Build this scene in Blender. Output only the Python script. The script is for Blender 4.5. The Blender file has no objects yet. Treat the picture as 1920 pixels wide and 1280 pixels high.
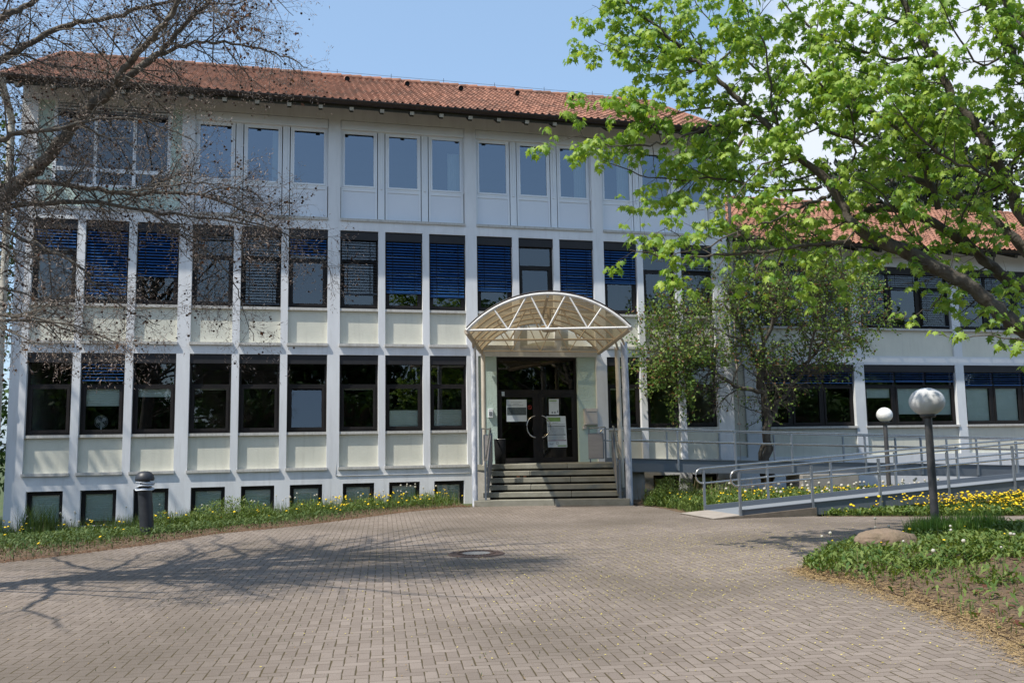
import bpy, bmesh, math, random
import numpy as np
from mathutils import Vector, Matrix, geometry
random.seed(7); rng = np.random.default_rng(7)
PI = math.pi
scene = bpy.context.scene
COL = scene.collection

# ------------------------------------------------------------------ camera
FP = 1675.28
CAM = np.array([0, -23.945, 1.55])
RR = np.array([0.96947162, -0.24465084, -0.01645439])
UU = np.array([-0.01203404, -0.1144964, 0.99335077])
FF = np.array([0.24490807, 0.96282737, 0.11394515])
cd = bpy.data.cameras.new('camera'); cam = bpy.data.objects.new('camera', cd); COL.objects.link(cam)
m = Matrix.Identity(4)
for i in range(3):
    m[i][0] = RR[i]; m[i][1] = UU[i]; m[i][2] = -FF[i]; m[i][3] = CAM[i]
cam.matrix_world = m
cd.sensor_width = 36; cd.lens = 36 * FP / 1920; cd.clip_end = 3000
scene.camera = cam

def at(px, py, depth):
    return CAM + depth * (FF + RR * (px - 960) / FP + UU * (640 - py) / FP)
def on_ground(px, py, z=0.0):
    d = at(px, py, 1) - CAM
    return CAM + d * (z - CAM[2]) / d[2]

# ------------------------------------------------------------------ sky and sun
SUN = np.array([-2.45, -1.0, 4.15]); SUN = SUN / np.linalg.norm(SUN)
world = bpy.data.worlds.new("World"); scene.world = world; world.use_nodes = True
nt = world.node_tree; nt.nodes.clear()
def N(nt, t, **k):
    n = nt.nodes.new(t)
    for a, b in k.items(): setattr(n, a, b)
    return n
sky = N(nt, 'ShaderNodeTexSky', sky_type='NISHITA', sun_disc=False)
sky.sun_elevation = math.asin(SUN[2]); sky.sun_rotation = math.atan2(SUN[0], SUN[1])
sky.air_density = 1.0; sky.dust_density = 1.6; sky.ozone_density = 1.3; sky.altitude = 200
bg = N(nt, 'ShaderNodeBackground'); bg.inputs[1].default_value = 0.138
out = N(nt, 'ShaderNodeOutputWorld')
tc = N(nt, 'ShaderNodeTexCoord')
mp = N(nt, 'ShaderNodeMapping'); mp.inputs['Scale'].default_value = (1.6, 1.6, 4.5)
no = N(nt, 'ShaderNodeTexNoise'); no.inputs['Scale'].default_value = 2.2; no.inputs['Detail'].default_value = 7; no.inputs['Roughness'].default_value = .55
dp = N(nt, 'ShaderNodeVectorMath', operation='DOT_PRODUCT')
cdir = at(1840, 330, 1) - CAM; cdir /= np.linalg.norm(cdir); dp.inputs[1].default_value = tuple(cdir)
mr = N(nt, 'ShaderNodeMapRange'); mr.inputs[1].default_value = .93; mr.inputs[2].default_value = .995; mr.inputs[3].default_value = -.35; mr.inputs[4].default_value = .36
ad = N(nt, 'ShaderNodeMath', operation='ADD')
m2 = N(nt, 'ShaderNodeMapRange'); m2.inputs[1].default_value = .5; m2.inputs[2].default_value = .68
mx = N(nt, 'ShaderNodeMixRGB'); mx.inputs[2].default_value = (4.9, 5.3, 6.0, 1)
L = nt.links.new
L(tc.outputs['Generated'], mp.inputs[0]); L(mp.outputs[0], no.inputs['Vector'])
L(tc.outputs['Generated'], dp.inputs[0]); L(dp.outputs['Value'], mr.inputs[0])
L(no.outputs[0], ad.inputs[0]); L(mr.outputs[0], ad.inputs[1]); L(ad.outputs[0], m2.inputs[0])
veil = N(nt, 'ShaderNodeMixRGB'); veil.inputs[0].default_value = .36; veil.inputs[2].default_value = (3.3, 5.1, 7.4, 1)
L(sky.outputs[0], veil.inputs[1]); L(m2.outputs[0], mx.inputs[0]); L(veil.outputs[0], mx.inputs[1]); L(mx.outputs[0], bg.inputs[0]); L(bg.outputs[0], out.inputs[0])

sl = bpy.data.lights.new('sun', 'SUN'); sl.energy = 4.7; sl.angle = math.radians(.53); sl.color = (1, .94, .84)
so = bpy.data.objects.new('sun', sl); COL.objects.link(so)
so.rotation_euler = Vector(tuple(SUN)).to_track_quat('Z', 'Y').to_euler()
vs = scene.view_settings; vs.view_transform = 'Standard'; vs.look = 'None'; vs.exposure = 0.36; vs.gamma = 1; vs.use_curve_mapping = False
scene.cycles.max_bounces = 8; scene.cycles.transparent_max_bounces = 16

# ------------------------------------------------------------------ materials
def mat(name, col, rough=.8, metal=0, spec=.4, streak=0, var=None, vscale=4, vamt=.5, detail=5, bump=0, bscale=30, bdist=.01, stretch=None, trans=0, rnd=None):
    """principled material; var = second colour mixed by noise; rnd = colour mixed by the per-piece attribute"""
    M = bpy.data.materials.new(name); M.use_nodes = True
    t = M.node_tree; b = t.nodes['Principled BSDF']; l = t.links.new
    b.inputs['Base Color'].default_value = (*col, 1); b.inputs['Roughness'].default_value = rough
    b.inputs['Metallic'].default_value = metal; b.inputs['Specular IOR Level'].default_value = spec
    tcn = N(t, 'ShaderNodeTexCoord'); vec = tcn.outputs['Object']
    if stretch:
        mpn = N(t, 'ShaderNodeMapping'); mpn.inputs['Scale'].default_value = stretch; l(vec, mpn.inputs[0]); vec = mpn.outputs[0]
    csock = None
    if var is not None:
        n = N(t, 'ShaderNodeTexNoise'); n.inputs['Scale'].default_value = vscale; n.inputs['Detail'].default_value = detail; n.inputs['Roughness'].default_value = .6
        l(vec, n.inputs['Vector'])
        r = N(t, 'ShaderNodeMapRange'); r.inputs[1].default_value = .5 - vamt / 4; r.inputs[2].default_value = .5 + vamt / 2; l(n.outputs[0], r.inputs[0])
        x = N(t, 'ShaderNodeMixRGB'); x.inputs[1].default_value = (*col, 1); x.inputs[2].default_value = (*var, 1)
        l(r.outputs[0], x.inputs[0]); csock = x.outputs[0]
    if rnd is not None:
        a = N(t, 'ShaderNodeAttribute', attribute_name='rnd')
        x = N(t, 'ShaderNodeMixRGB'); x.inputs[1].default_value = (*col, 1); x.inputs[2].default_value = (*rnd, 1)
        if csock: l(csock, x.inputs[1])
        l(a.outputs['Fac'], x.inputs[0]); csock = x.outputs[0]
    if streak and csock:
        ms_ = N(t, 'ShaderNodeMapping'); ms_.inputs['Scale'].default_value = (4.5, 4.5, .5); l(tcn.outputs['Object'], ms_.inputs[0])
        n = N(t, 'ShaderNodeTexNoise'); n.inputs['Scale'].default_value = 1.6; n.inputs['Detail'].default_value = 6; n.inputs['Roughness'].default_value = .65; l(ms_.outputs[0], n.inputs['Vector'])
        r = N(t, 'ShaderNodeMapRange'); r.inputs[1].default_value = .52; r.inputs[2].default_value = .75; r.inputs[4].default_value = streak; l(n.outputs[0], r.inputs[0])
        x = N(t, 'ShaderNodeMixRGB'); x.inputs[2].default_value = (.26, .25, .22, 1); l(csock, x.inputs[1]); l(r.outputs[0], x.inputs[0]); csock = x.outputs[0]
    if csock: l(csock, b.inputs['Base Color'])
    if bump:
        n = N(t, 'ShaderNodeTexNoise'); n.inputs['Scale'].default_value = bscale; n.inputs['Detail'].default_value = 6
        l(tcn.outputs['Object'], n.inputs['Vector'])
        bp = N(t, 'ShaderNodeBump'); bp.inputs['Strength'].default_value = bump; bp.inputs['Distance'].default_value = bdist
        l(n.outputs[0], bp.inputs['Height']); l(bp.outputs[0], b.inputs['Normal'])
    if trans:
        o = t.nodes['Material Output']; tr = N(t, 'ShaderNodeBsdfTranslucent'); ms = N(t, 'ShaderNodeMixShader'); ms.inputs[0].default_value = trans
        tr.inputs[0].default_value = (*col, 1)
        if csock:
            g = N(t, 'ShaderNodeMixRGB', blend_type='MULTIPLY'); g.inputs[0].default_value = 1; g.inputs[2].default_value = (1.35, 1.3, .55, 1)
            l(csock, g.inputs[1]); l(g.outputs[0], tr.inputs[0])
        l(b.outputs[0], ms.inputs[1]); l(tr.outputs[0], ms.inputs[2]); l(ms.outputs[0], o.inputs[0])
    return M

M = {}
M['white'] = mat('white_render', (.73, .74, .755), .85, streak=.22, var=(.56, .57, .585), vscale=1.3, vamt=.7, bump=.35, bscale=60, bdist=.004, stretch=(1.4, 1.4, .35))
M['white_wing'] = mat('white_render_wing', (.67, .70, .715), .85, streak=.14, var=(.55, .58, .62), vscale=1.0, vamt=.7, bump=.35, bscale=60, bdist=.004)
M['green'] = mat('pale_green_render', (.65, .64, .55), .9, streak=.2, var=(.55, .55, .47), vscale=1.6, vamt=.8, bump=.6, bscale=45, bdist=.006)
M['green2'] = mat('pale_green_render_rough', (.50, .61, .55), .9, var=(.40, .50, .45), vscale=2.2, vamt=.8, bump=.8, bscale=35, bdist=.01)
M['sill'] = mat('cast_stone_sill', (.55, .54, .51), .85, streak=.7, var=(.34, .33, .31), vscale=9, vamt=.9, stretch=(3, 3, .8), bump=.3, bscale=50)
M['pvc'] = mat('white_plastic_frame', (.75, .77, .79), .45, spec=.5, var=(.66, .69, .74), vscale=.8)
M['pvcpanel'] = mat('white_infill_panel', (.69, .72, .77), .55, spec=.4, var=(.65, .68, .73), vscale=.7)
M['dframe'] = mat('dark_brown_frame', (.010, .009, .009), .55, spec=.25, var=(.02, .016, .015), vscale=3)
M['dbox'] = mat('dark_shutter_box', (.013, .013, .015), .6, var=(.02, .019, .022), vscale=2)
M['blue'] = mat('blue_blind_slats', (.018, .088, .25), .5, spec=.4, var=(.026, .11, .31), vscale=1.4)
M['bdark'] = mat('weathered_dark_slats', (.03, .045, .07), .55, var=(.10, .13, .17), vscale=2.5)
M['pleat'] = mat('pale_pleated_blind', (.70, .78, .76), .8, var=(.62, .70, .68), vscale=3)
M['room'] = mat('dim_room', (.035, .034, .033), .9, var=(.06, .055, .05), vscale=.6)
M['steel'] = mat('galvanised_steel', (.36, .40, .45), .42, metal=.75, var=(.25, .28, .32), vscale=5, vamt=.8)
M['steelflat'] = mat('galvanised_beam', (.16, .185, .215), .6, metal=.35, var=(.13, .15, .18), vscale=3, vamt=.9, stretch=(1, 1, 3))
M['inox'] = mat('stainless_tube', (.55, .53, .50), .25, metal=.95, var=(.42, .40, .38), vscale=6)
M['deck'] = mat('ramp_grating', (.22, .24, .26), .7, metal=.2, var=(.22, .24, .27), vscale=8)
M['concrete'] = mat('weathered_concrete', (.34, .32, .29), .95, var=(.13, .12, .10), vscale=2.2, vamt=1.0, bump=.5, bscale=25)
M['apron'] = mat('dusty_concrete_apron', (.33, .29, .25), .95, var=(.25, .22, .19), vscale=4, bump=.3)
M['infill'] = mat('worn_concrete_infill', (.20, .195, .185), .8, var=(.14, .135, .13), vscale=9)
M['plinth'] = mat('damp_concrete', (.17, .14, .11), .95, var=(.09, .075, .06), vscale=4, bump=.4)
M['step'] = mat('greenish_stone_step', (.27, .26, .215), .9, var=(.12, .115, .085), vscale=4, vamt=1, bump=.5, bscale=40)
M['trussw'] = mat('white_painted_steel', (.74, .73, .71), .5, spec=.5, var=(.55, .53, .50), vscale=7, vamt=.7)
M['trussb'] = mat('aged_cream_steel', (.55, .47, .37), .55, spec=.5, var=(.33, .26, .19), vscale=6, vamt=.9)
M['post'] = mat('cream_steel_post', (.60, .55, .46), .55, var=(.42, .37, .30), vscale=5, stretch=(1, 1, .3))
M['pipe'] = mat('peeling_grey_pipe', (.33, .36, .42), .6, var=(.62, .63, .66), vscale=6, vamt=.25, detail=3, stretch=(2, 2, .5))
M['pipe2'] = mat('rusty_downpipe', (.36, .34, .32), .7, var=(.20, .10, .05), vscale=6, vamt=.6, stretch=(1, 1, .4))
M['pipew'] = mat('cream_downpipe', (.50, .47, .40), .7, var=(.36, .33, .27), vscale=3)
M['gutter'] = mat('dark_brown_gutter', (.022, .015, .012), .45, var=(.04, .026, .02), vscale=4)
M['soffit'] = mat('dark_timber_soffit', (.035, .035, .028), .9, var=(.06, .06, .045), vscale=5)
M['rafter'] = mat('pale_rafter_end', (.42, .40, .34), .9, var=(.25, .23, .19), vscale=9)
M['paper'] = mat('white_paper', (.52, .58, .62), .7, var=(.46, .52, .56), vscale=3)
M['ink'] = mat('grey_print', (.13, .15, .17), .8, var=(.2, .22, .24), vscale=40)
M['photo'] = mat('dark_aerial_print', (.035, .05, .055), .7, var=(.11, .14, .15), vscale=22, vamt=.6)
M['lime'] = mat('green_print', (.17, .30, .09), .7, var=(.14, .24, .08), vscale=9)
M['purple'] = mat('purple_print', (.16, .07, .13), .7, var=(.12, .06, .10), vscale=9)
M['red'] = mat('red_sticker', (.28, .03, .02), .6, var=(.2, .02, .02), vscale=9)
M['box'] = mat('beige_letterbox_paint', (.56, .52, .48), .5, spec=.5, var=(.50, .46, .43), vscale=2)
M['black'] = mat('black_plastic', (.006, .006, .007), .6, spec=.2, var=(.010, .010, .010), vscale=5)
M['mesh'] = mat('perforated_sheet', (.34, .32, .31), .6, metal=.3, var=(.27, .25, .25), vscale=2, stretch=(1, 1, 6))
M['globe'] = mat('milky_globe', (.80, .80, .79), .22, spec=.5, var=(.60, .59, .56), vscale=3, vamt=.5, stretch=(1, 1, 2))
M['globe2'] = mat('smoky_grey_globe', (.60, .605, .61), .34, metal=0, spec=.5, var=(.44, .44, .43), vscale=3, vamt=.7)
M['lamppost'] = mat('dark_grey_post', (.045, .045, .05), .5, spec=.5, var=(.07, .068, .066), vscale=6)
M['bollard'] = mat('black_bollard_paint', (.018, .021, .028), .45, spec=.5, var=(.035, .037, .042), vscale=7)
M['louvre'] = mat('pale_louvre', (.62, .66, .72), .4, var=(.45, .48, .52), vscale=9)
M['iron'] = mat('rusty_cast_iron', (.075, .05, .042), .7, metal=.3, var=(.16, .11, .085), vscale=30, vamt=.8, bump=.8, bscale=60)
M['stone'] = mat('rough_sandstone', (.24, .175, .13), .95, var=(.085, .075, .04), vscale=4.2, vamt=.8, bump=.9, bscale=14, bdist=.03)
M['brick'] = mat('orange_brick', (.42, .17, .09), .9, var=(.3, .12, .07), vscale=20)
M['bark'] = mat('grey_brown_bark', (.052, .040, .030), .95, var=(.15, .14, .115), vscale=9, vamt=.8, bump=1, bscale=22, bdist=.02, stretch=(1, 1, .6))
M['bark2'] = mat('dark_lichen_bark', (.055, .044, .034), .95, var=(.24, .22, .18), vscale=11, vamt=.9, bump=1, bscale=30, bdist=.015)
M['twig'] = mat('thin_twig', (.105, .078, .060), .9, var=(.17, .135, .11), vscale=6)
M['bud'] = mat('pale_bud', (.46, .38, .33), .8, rnd=(.22, .16, .12))
M['fruit'] = mat('dark_dry_fruit', (.030, .018, .013), .9, rnd=(.07, .04, .025))
M['rustleaf'] = mat('withered_leaf', (.11, .038, .022), .8, rnd=(.18, .085, .045), trans=.3)
M['leaf'] = mat('maple_leaf', (.13, .265, .04), .5, spec=.4, rnd=(.38, .50, .09), trans=.48)
M['smallleaf'] = mat('small_leaf', (.06, .14, .025), .55, rnd=(.20, .27, .05), trans=.3)
M['redleaf'] = mat('reddish_shoot', (.15, .07, .035), .6, rnd=(.22, .12, .05), trans=.25)
M['darkleaf'] = mat('dark_leaf', (.022, .055, .012), .6, rnd=(.07, .14, .022), trans=.25)
M['needle'] = mat('grey_green_needle', (.022, .034, .026), .8, rnd=(.06, .075, .055))
M['grass'] = mat('weed_green', (.045, .105, .018), .6, rnd=(.17, .22, .05), trans=.25)
M['weeddark'] = mat('dark_weed_green', (.028, .065, .014), .6, rnd=(.10, .145, .035), trans=.2)
M['tuft'] = mat('bright_grass_tuft', (.075, .17, .025), .55, rnd=(.20, .30, .05), trans=.3)
M['drygrass'] = mat('dry_stalk', (.22, .16, .09), .8, rnd=(.34, .26, .14))
M['yellow'] = mat('dandelion_yellow', (.80, .52, .005), .7, rnd=(.85, .62, .02))
M['clock'] = mat('seed_head_white', (.62, .60, .56), .9, rnd=(.5, .48, .44), trans=.3)
M['straw'] = mat('straw_litter', (.38, .27, .125), .9, rnd=(.22, .145, .07))
M['pollen'] = mat('yellow_blossom_litter', (.46, .38, .06), .9, rnd=(.55, .46, .14))
M['soil'] = mat('bare_soil', (.10, .064, .038), 1, var=(.21, .145, .09), vscale=11, vamt=.7, detail=10, bump=1, bscale=26, bdist=.06)
M['farground'] = mat('rough_grass_ground', (.05, .085, .025), 1, var=(.10, .10, .045), vscale=.6, vamt=.8, bump=1, bscale=8, bdist=.05)

def glass(name, refl, tint, dark=.35):
    G = bpy.data.materials.new(name); G.use_nodes = True; t = G.node_tree; t.nodes.clear(); l = t.links.new
    o = N(t, 'ShaderNodeOutputMaterial'); g = N(t, 'ShaderNodeBsdfGlossy'); g.inputs['Roughness'].default_value = .012; g.inputs[0].default_value = (*tint, 1)
    tr = N(t, 'ShaderNodeBsdfTransparent'); tr.inputs[0].default_value = (dark, dark * 1.04, dark, 1)
    lw = N(t, 'ShaderNodeLayerWeight'); lw.inputs[0].default_value = .25
    r = N(t, 'ShaderNodeMapRange'); r.inputs[3].default_value = refl; r.inputs[4].default_value = 1
    ns = N(t, 'ShaderNodeTexNoise'); ns.inputs['Scale'].default_value = .9; ns.inputs['Detail'].default_value = 1
    tcn = N(t, 'ShaderNodeTexCoord'); bp = N(t, 'ShaderNodeBump'); bp.inputs['Strength'].default_value = .25; bp.inputs['Distance'].default_value = .02
    l(tcn.outputs['Object'], ns.inputs['Vector']); l(ns.outputs[0], bp.inputs['Height']); l(bp.outputs[0], g.inputs['Normal'])
    ms = N(t, 'ShaderNodeMixShader'); l(lw.outputs['Fresnel'], r.inputs[0]); l(r.outputs[0], ms.inputs[0]); l(tr.outputs[0], ms.inputs[1]); l(g.outputs[0], ms.inputs[2]); l(ms.outputs[0], o.inputs[0])
    return G
M['glass'] = glass('window_glass', .09, (.92, .96, 1), .8)
M['glass_top'] = glass('coated_window_glass', .21, (.78, .88, 1), .55)
M['glass_door'] = glass('door_glass', .05, (1, 1, .95), .4)

def smoky_sheet():
    G = bpy.data.materials.new('smoky_polycarbonate'); G.use_nodes = True; t = G.node_tree; b = t.nodes['Principled BSDF']; l = t.links.new
    o = t.nodes['Material Output']
    b.inputs['Base Color'].default_value = (.20, .155, .10, 1); b.inputs['Roughness'].default_value = .25
    n = N(t, 'ShaderNodeTexNoise'); n.inputs['Scale'].default_value = 2.5; n.inputs['Detail'].default_value = 6
    x = N(t, 'ShaderNodeMixRGB'); x.inputs[1].default_value = (.66, .58, .42, 1); x.inputs[2].default_value = (.38, .30, .18, 1)
    tcn = N(t, 'ShaderNodeTexCoord'); l(tcn.outputs['Object'], n.inputs['Vector']); l(n.outputs[0], x.inputs[0])
    tr = N(t, 'ShaderNodeBsdfTransparent'); l(x.outputs[0], tr.inputs[0])
    tl = N(t, 'ShaderNodeBsdfTranslucent'); tl.inputs[0].default_value = (.34, .27, .17, 1)
    m1 = N(t, 'ShaderNodeMixShader'); m1.inputs[0].default_value = .5; l(b.outputs[0], m1.inputs[1]); l(tl.outputs[0], m1.inputs[2])
    m3 = N(t, 'ShaderNodeMixShader'); m3.inputs[0].default_value = .5; l(m1.outputs[0], m3.inputs[1]); l(tr.outputs[0], m3.inputs[2]); l(m3.outputs[0], o.inputs[0])
    return G
M['smoky'] = smoky_sheet()

def math_node(t, op, a, b=None):
    n = N(t, 'ShaderNodeMath', operation=op)
    for i, v in enumerate((a, b)):
        if v is None: continue
        if isinstance(v, (int, float)): n.inputs[i].default_value = v
        else: t.links.new(v, n.inputs[i])
    return n.outputs[0]

def paving_material(mod=.093, rot=math.radians(6.0)):
    P = bpy.data.materials.new('herringbone_pavers'); P.use_nodes = True; t = P.node_tree; b = t.nodes['Principled BSDF']; l = t.links.new
    tcn = N(t, 'ShaderNodeTexCoord'); mpn = N(t, 'ShaderNodeMapping'); mpn.inputs['Rotation'].default_value = (0, 0, rot); mpn.inputs['Scale'].default_value = (1 / mod,) * 3
    l(tcn.outputs['Object'], mpn.inputs[0])
    wob = N(t, 'ShaderNodeTexNoise'); wob.inputs['Scale'].default_value = .35; wob.inputs['Detail'].default_value = 2
    l(mpn.outputs[0], wob.inputs['Vector'])
    wv = N(t, 'ShaderNodeVectorMath', operation='SCALE'); wv.inputs['Scale'].default_value = .16; l(wob.outputs['Color'], wv.inputs[0])
    va = N(t, 'ShaderNodeVectorMath', operation='ADD'); l(mpn.outputs[0], va.inputs[0]); l(wv.outputs[0], va.inputs[1])
    sp = N(t, 'ShaderNodeSeparateXYZ'); l(va.outputs[0], sp.inputs[0]); u, v = sp.outputs[0], sp.outputs[1]
    m_ = lambda op, a, c=None: math_node(t, op, a, c)
    i, j = m_('FLOOR', u), m_('FLOOR', v); fu, fv = m_('SUBTRACT', u, i), m_('SUBTRACT', v, j)
    k = m_('FLOORED_MODULO', m_('SUBTRACT', i, j), 4)
    def eq(n): return m_('LESS_THAN', m_('ABSOLUTE', m_('SUBTRACT', k, n)), .5)
    k0, k1, k2, k3 = eq(0), eq(1), eq(2), eq(3)
    dl = m_('ADD', fu, m_('MULTIPLY', k1, 9)); dr = m_('ADD', m_('SUBTRACT', 1, fu), m_('MULTIPLY', k0, 9))
    db = m_('ADD', fv, m_('MULTIPLY', k2, 9)); dt = m_('ADD', m_('SUBTRACT', 1, fv), m_('MULTIPLY', k3, 9))
    du = m_('MINIMUM', dl, dr); dv = m_('MINIMUM', db, dt)
    # the joints across the slope are wider than those along it
    d = m_('MINIMUM', du, m_('MULTIPLY', dv, 1.8))
    bi = m_('SUBTRACT', i, k1); bj = m_('SUBTRACT', j, k2)
    cb = N(t, 'ShaderNodeCombineXYZ'); l(bi, cb.inputs[0]); l(bj, cb.inputs[1])
    wn = N(t, 'ShaderNodeTexWhiteNoise', noise_dimensions='3D'); l(cb.outputs[0], wn.inputs['Vector'])
    big = N(t, 'ShaderNodeTexNoise'); big.inputs['Scale'].default_value = .35; big.inputs['Detail'].default_value = 6; l(tcn.outputs['Object'], big.inputs['Vector'])
    grain = N(t, 'ShaderNodeTexNoise'); grain.inputs['Scale'].default_value = 170; grain.inputs['Detail'].default_value = 3; l(tcn.outputs['Object'], grain.inputs['Vector'])
    c1 = N(t, 'ShaderNodeMixRGB'); c1.inputs[1].default_value = (.180, .147, .123, 1); c1.inputs[2].default_value = (.238, .198, .168, 1); l(wn.outputs['Value'], c1.inputs[0])
    c2 = N(t, 'ShaderNodeMixRGB'); c2.inputs[2].default_value = (.128, .105, .084, 1)
    r2 = N(t, 'ShaderNodeMapRange'); r2.inputs[1].default_value = .42; r2.inputs[2].default_value = .68; r2.inputs[4].default_value = 1.0; l(big.outputs[0], r2.inputs[0]); l(r2.outputs[0], c2.inputs[0]); l(c1.outputs[0], c2.inputs[1])
    c3 = N(t, 'ShaderNodeMixRGB', blend_type='MULTIPLY'); c3.inputs[0].default_value = 1; l(c2.outputs[0], c3.inputs[1])
    r3 = N(t, 'ShaderNodeMapRange'); r3.inputs[1].default_value = .25; r3.inputs[2].default_value = .75; r3.inputs[3].default_value = .66; r3.inputs[4].default_value = 1.34; l(grain.outputs[0], r3.inputs[0]); l(r3.outputs[0], c3.inputs[2])
    # joint
    jn = N(t, 'ShaderNodeTexNoise'); jn.inputs['Scale'].default_value = 5; jn.inputs['Detail'].default_value = 4; l(tcn.outputs['Object'], jn.inputs['Vector'])
    jw = N(t, 'ShaderNodeMapRange'); jw.inputs[1].default_value = .3; jw.inputs[2].default_value = .7; jw.inputs[3].default_value = .02; jw.inputs[4].default_value = .085; l(jn.outputs[0], jw.inputs[0])
    q = m_('DIVIDE', d, jw.outputs[0]); jm = N(t, 'ShaderNodeMapRange'); jm.inputs[1].default_value = .7; jm.inputs[2].default_value = 1.25; l(q, jm.inputs[0])
    jc = N(t, 'ShaderNodeMixRGB'); jc.inputs[1].default_value = (.05, .038, .024, 1); jc.inputs[2].default_value = (.085, .065, .03, 1); l(jn.outputs[0], jc.inputs[0])
    c4 = N(t, 'ShaderNodeMixRGB'); l(jm.outputs[0], c4.inputs[0]); l(jc.outputs[0], c4.inputs[1]); l(c3.outputs[0], c4.inputs[2]); l(c4.outputs[0], b.inputs['Base Color'])
    b.inputs['Roughness'].default_value = .9; b.inputs['Specular IOR Level'].default_value = .3
    h = N(t, 'ShaderNodeMapRange'); h.inputs[1].default_value = 0; h.inputs[2].default_value = .10; l(d, h.inputs[0])
    hh = m_('ADD', h.outputs[0], m_('MULTIPLY', grain.outputs[0], .35))
    hh = m_('ADD', hh, m_('MULTIPLY', wn.outputs['Value'], .3))
    bp = N(t, 'ShaderNodeBump'); bp.inputs['Strength'].default_value = .7; bp.inputs['Distance'].default_value = .004; l(hh, bp.inputs['Height']); l(bp.outputs[0], b.inputs['Normal'])
    return P
M['paving'] = paving_material()

def tile_material(name, tw, ts, dirt=.5):
    P = bpy.data.materials.new(name); P.use_nodes = True; t = P.node_tree; b = t.nodes['Principled BSDF']; l = t.links.new
    tcn = N(t, 'ShaderNodeTexCoord'); sp = N(t, 'ShaderNodeSeparateXYZ'); l(tcn.outputs['Object'], sp.inputs[0])
    m_ = lambda op, a, c=None: math_node(t, op, a, c)
    cb = N(t, 'ShaderNodeCombineXYZ'); l(m_('FLOOR', m_('DIVIDE', sp.outputs[0], tw)), cb.inputs[0]); l(m_('FLOOR', m_('DIVIDE', sp.outputs[1], ts)), cb.inputs[1])
    wn = N(t, 'ShaderNodeTexWhiteNoise', noise_dimensions='3D'); l(cb.outputs[0], wn.inputs['Vector'])
    c1 = N(t, 'ShaderNodeMixRGB'); c1.inputs[1].default_value = (.20, .088, .054, 1); c1.inputs[2].default_value = (.35, .165, .105, 1); l(wn.outputs['Value'], c1.inputs[0])
    ns = N(t, 'ShaderNodeTexNoise'); ns.inputs['Scale'].default_value = 1.3; ns.inputs['Detail'].default_value = 7; l(tcn.outputs['Object'], ns.inputs['Vector'])
    r = N(t, 'ShaderNodeMapRange'); r.inputs[1].default_value = .45; r.inputs[2].default_value = .75; r.inputs[4].default_value = dirt; l(ns.outputs[0], r.inputs[0])
    c2 = N(t, 'ShaderNodeMixRGB'); c2.inputs[2].default_value = (.10, .060, .042, 1); l(r.outputs[0], c2.inputs[0]); l(c1.outputs[0], c2.inputs[1])
    l(c2.outputs[0], b.inputs['Base Color']); b.inputs['Roughness'].default_value = .85
    return P
M['tiles'] = tile_material('clay_roof_tiles', .205, .27, .9)
M['tiles2'] = tile_material('clay_roof_tiles_wing', .235, .30, .4)

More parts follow.
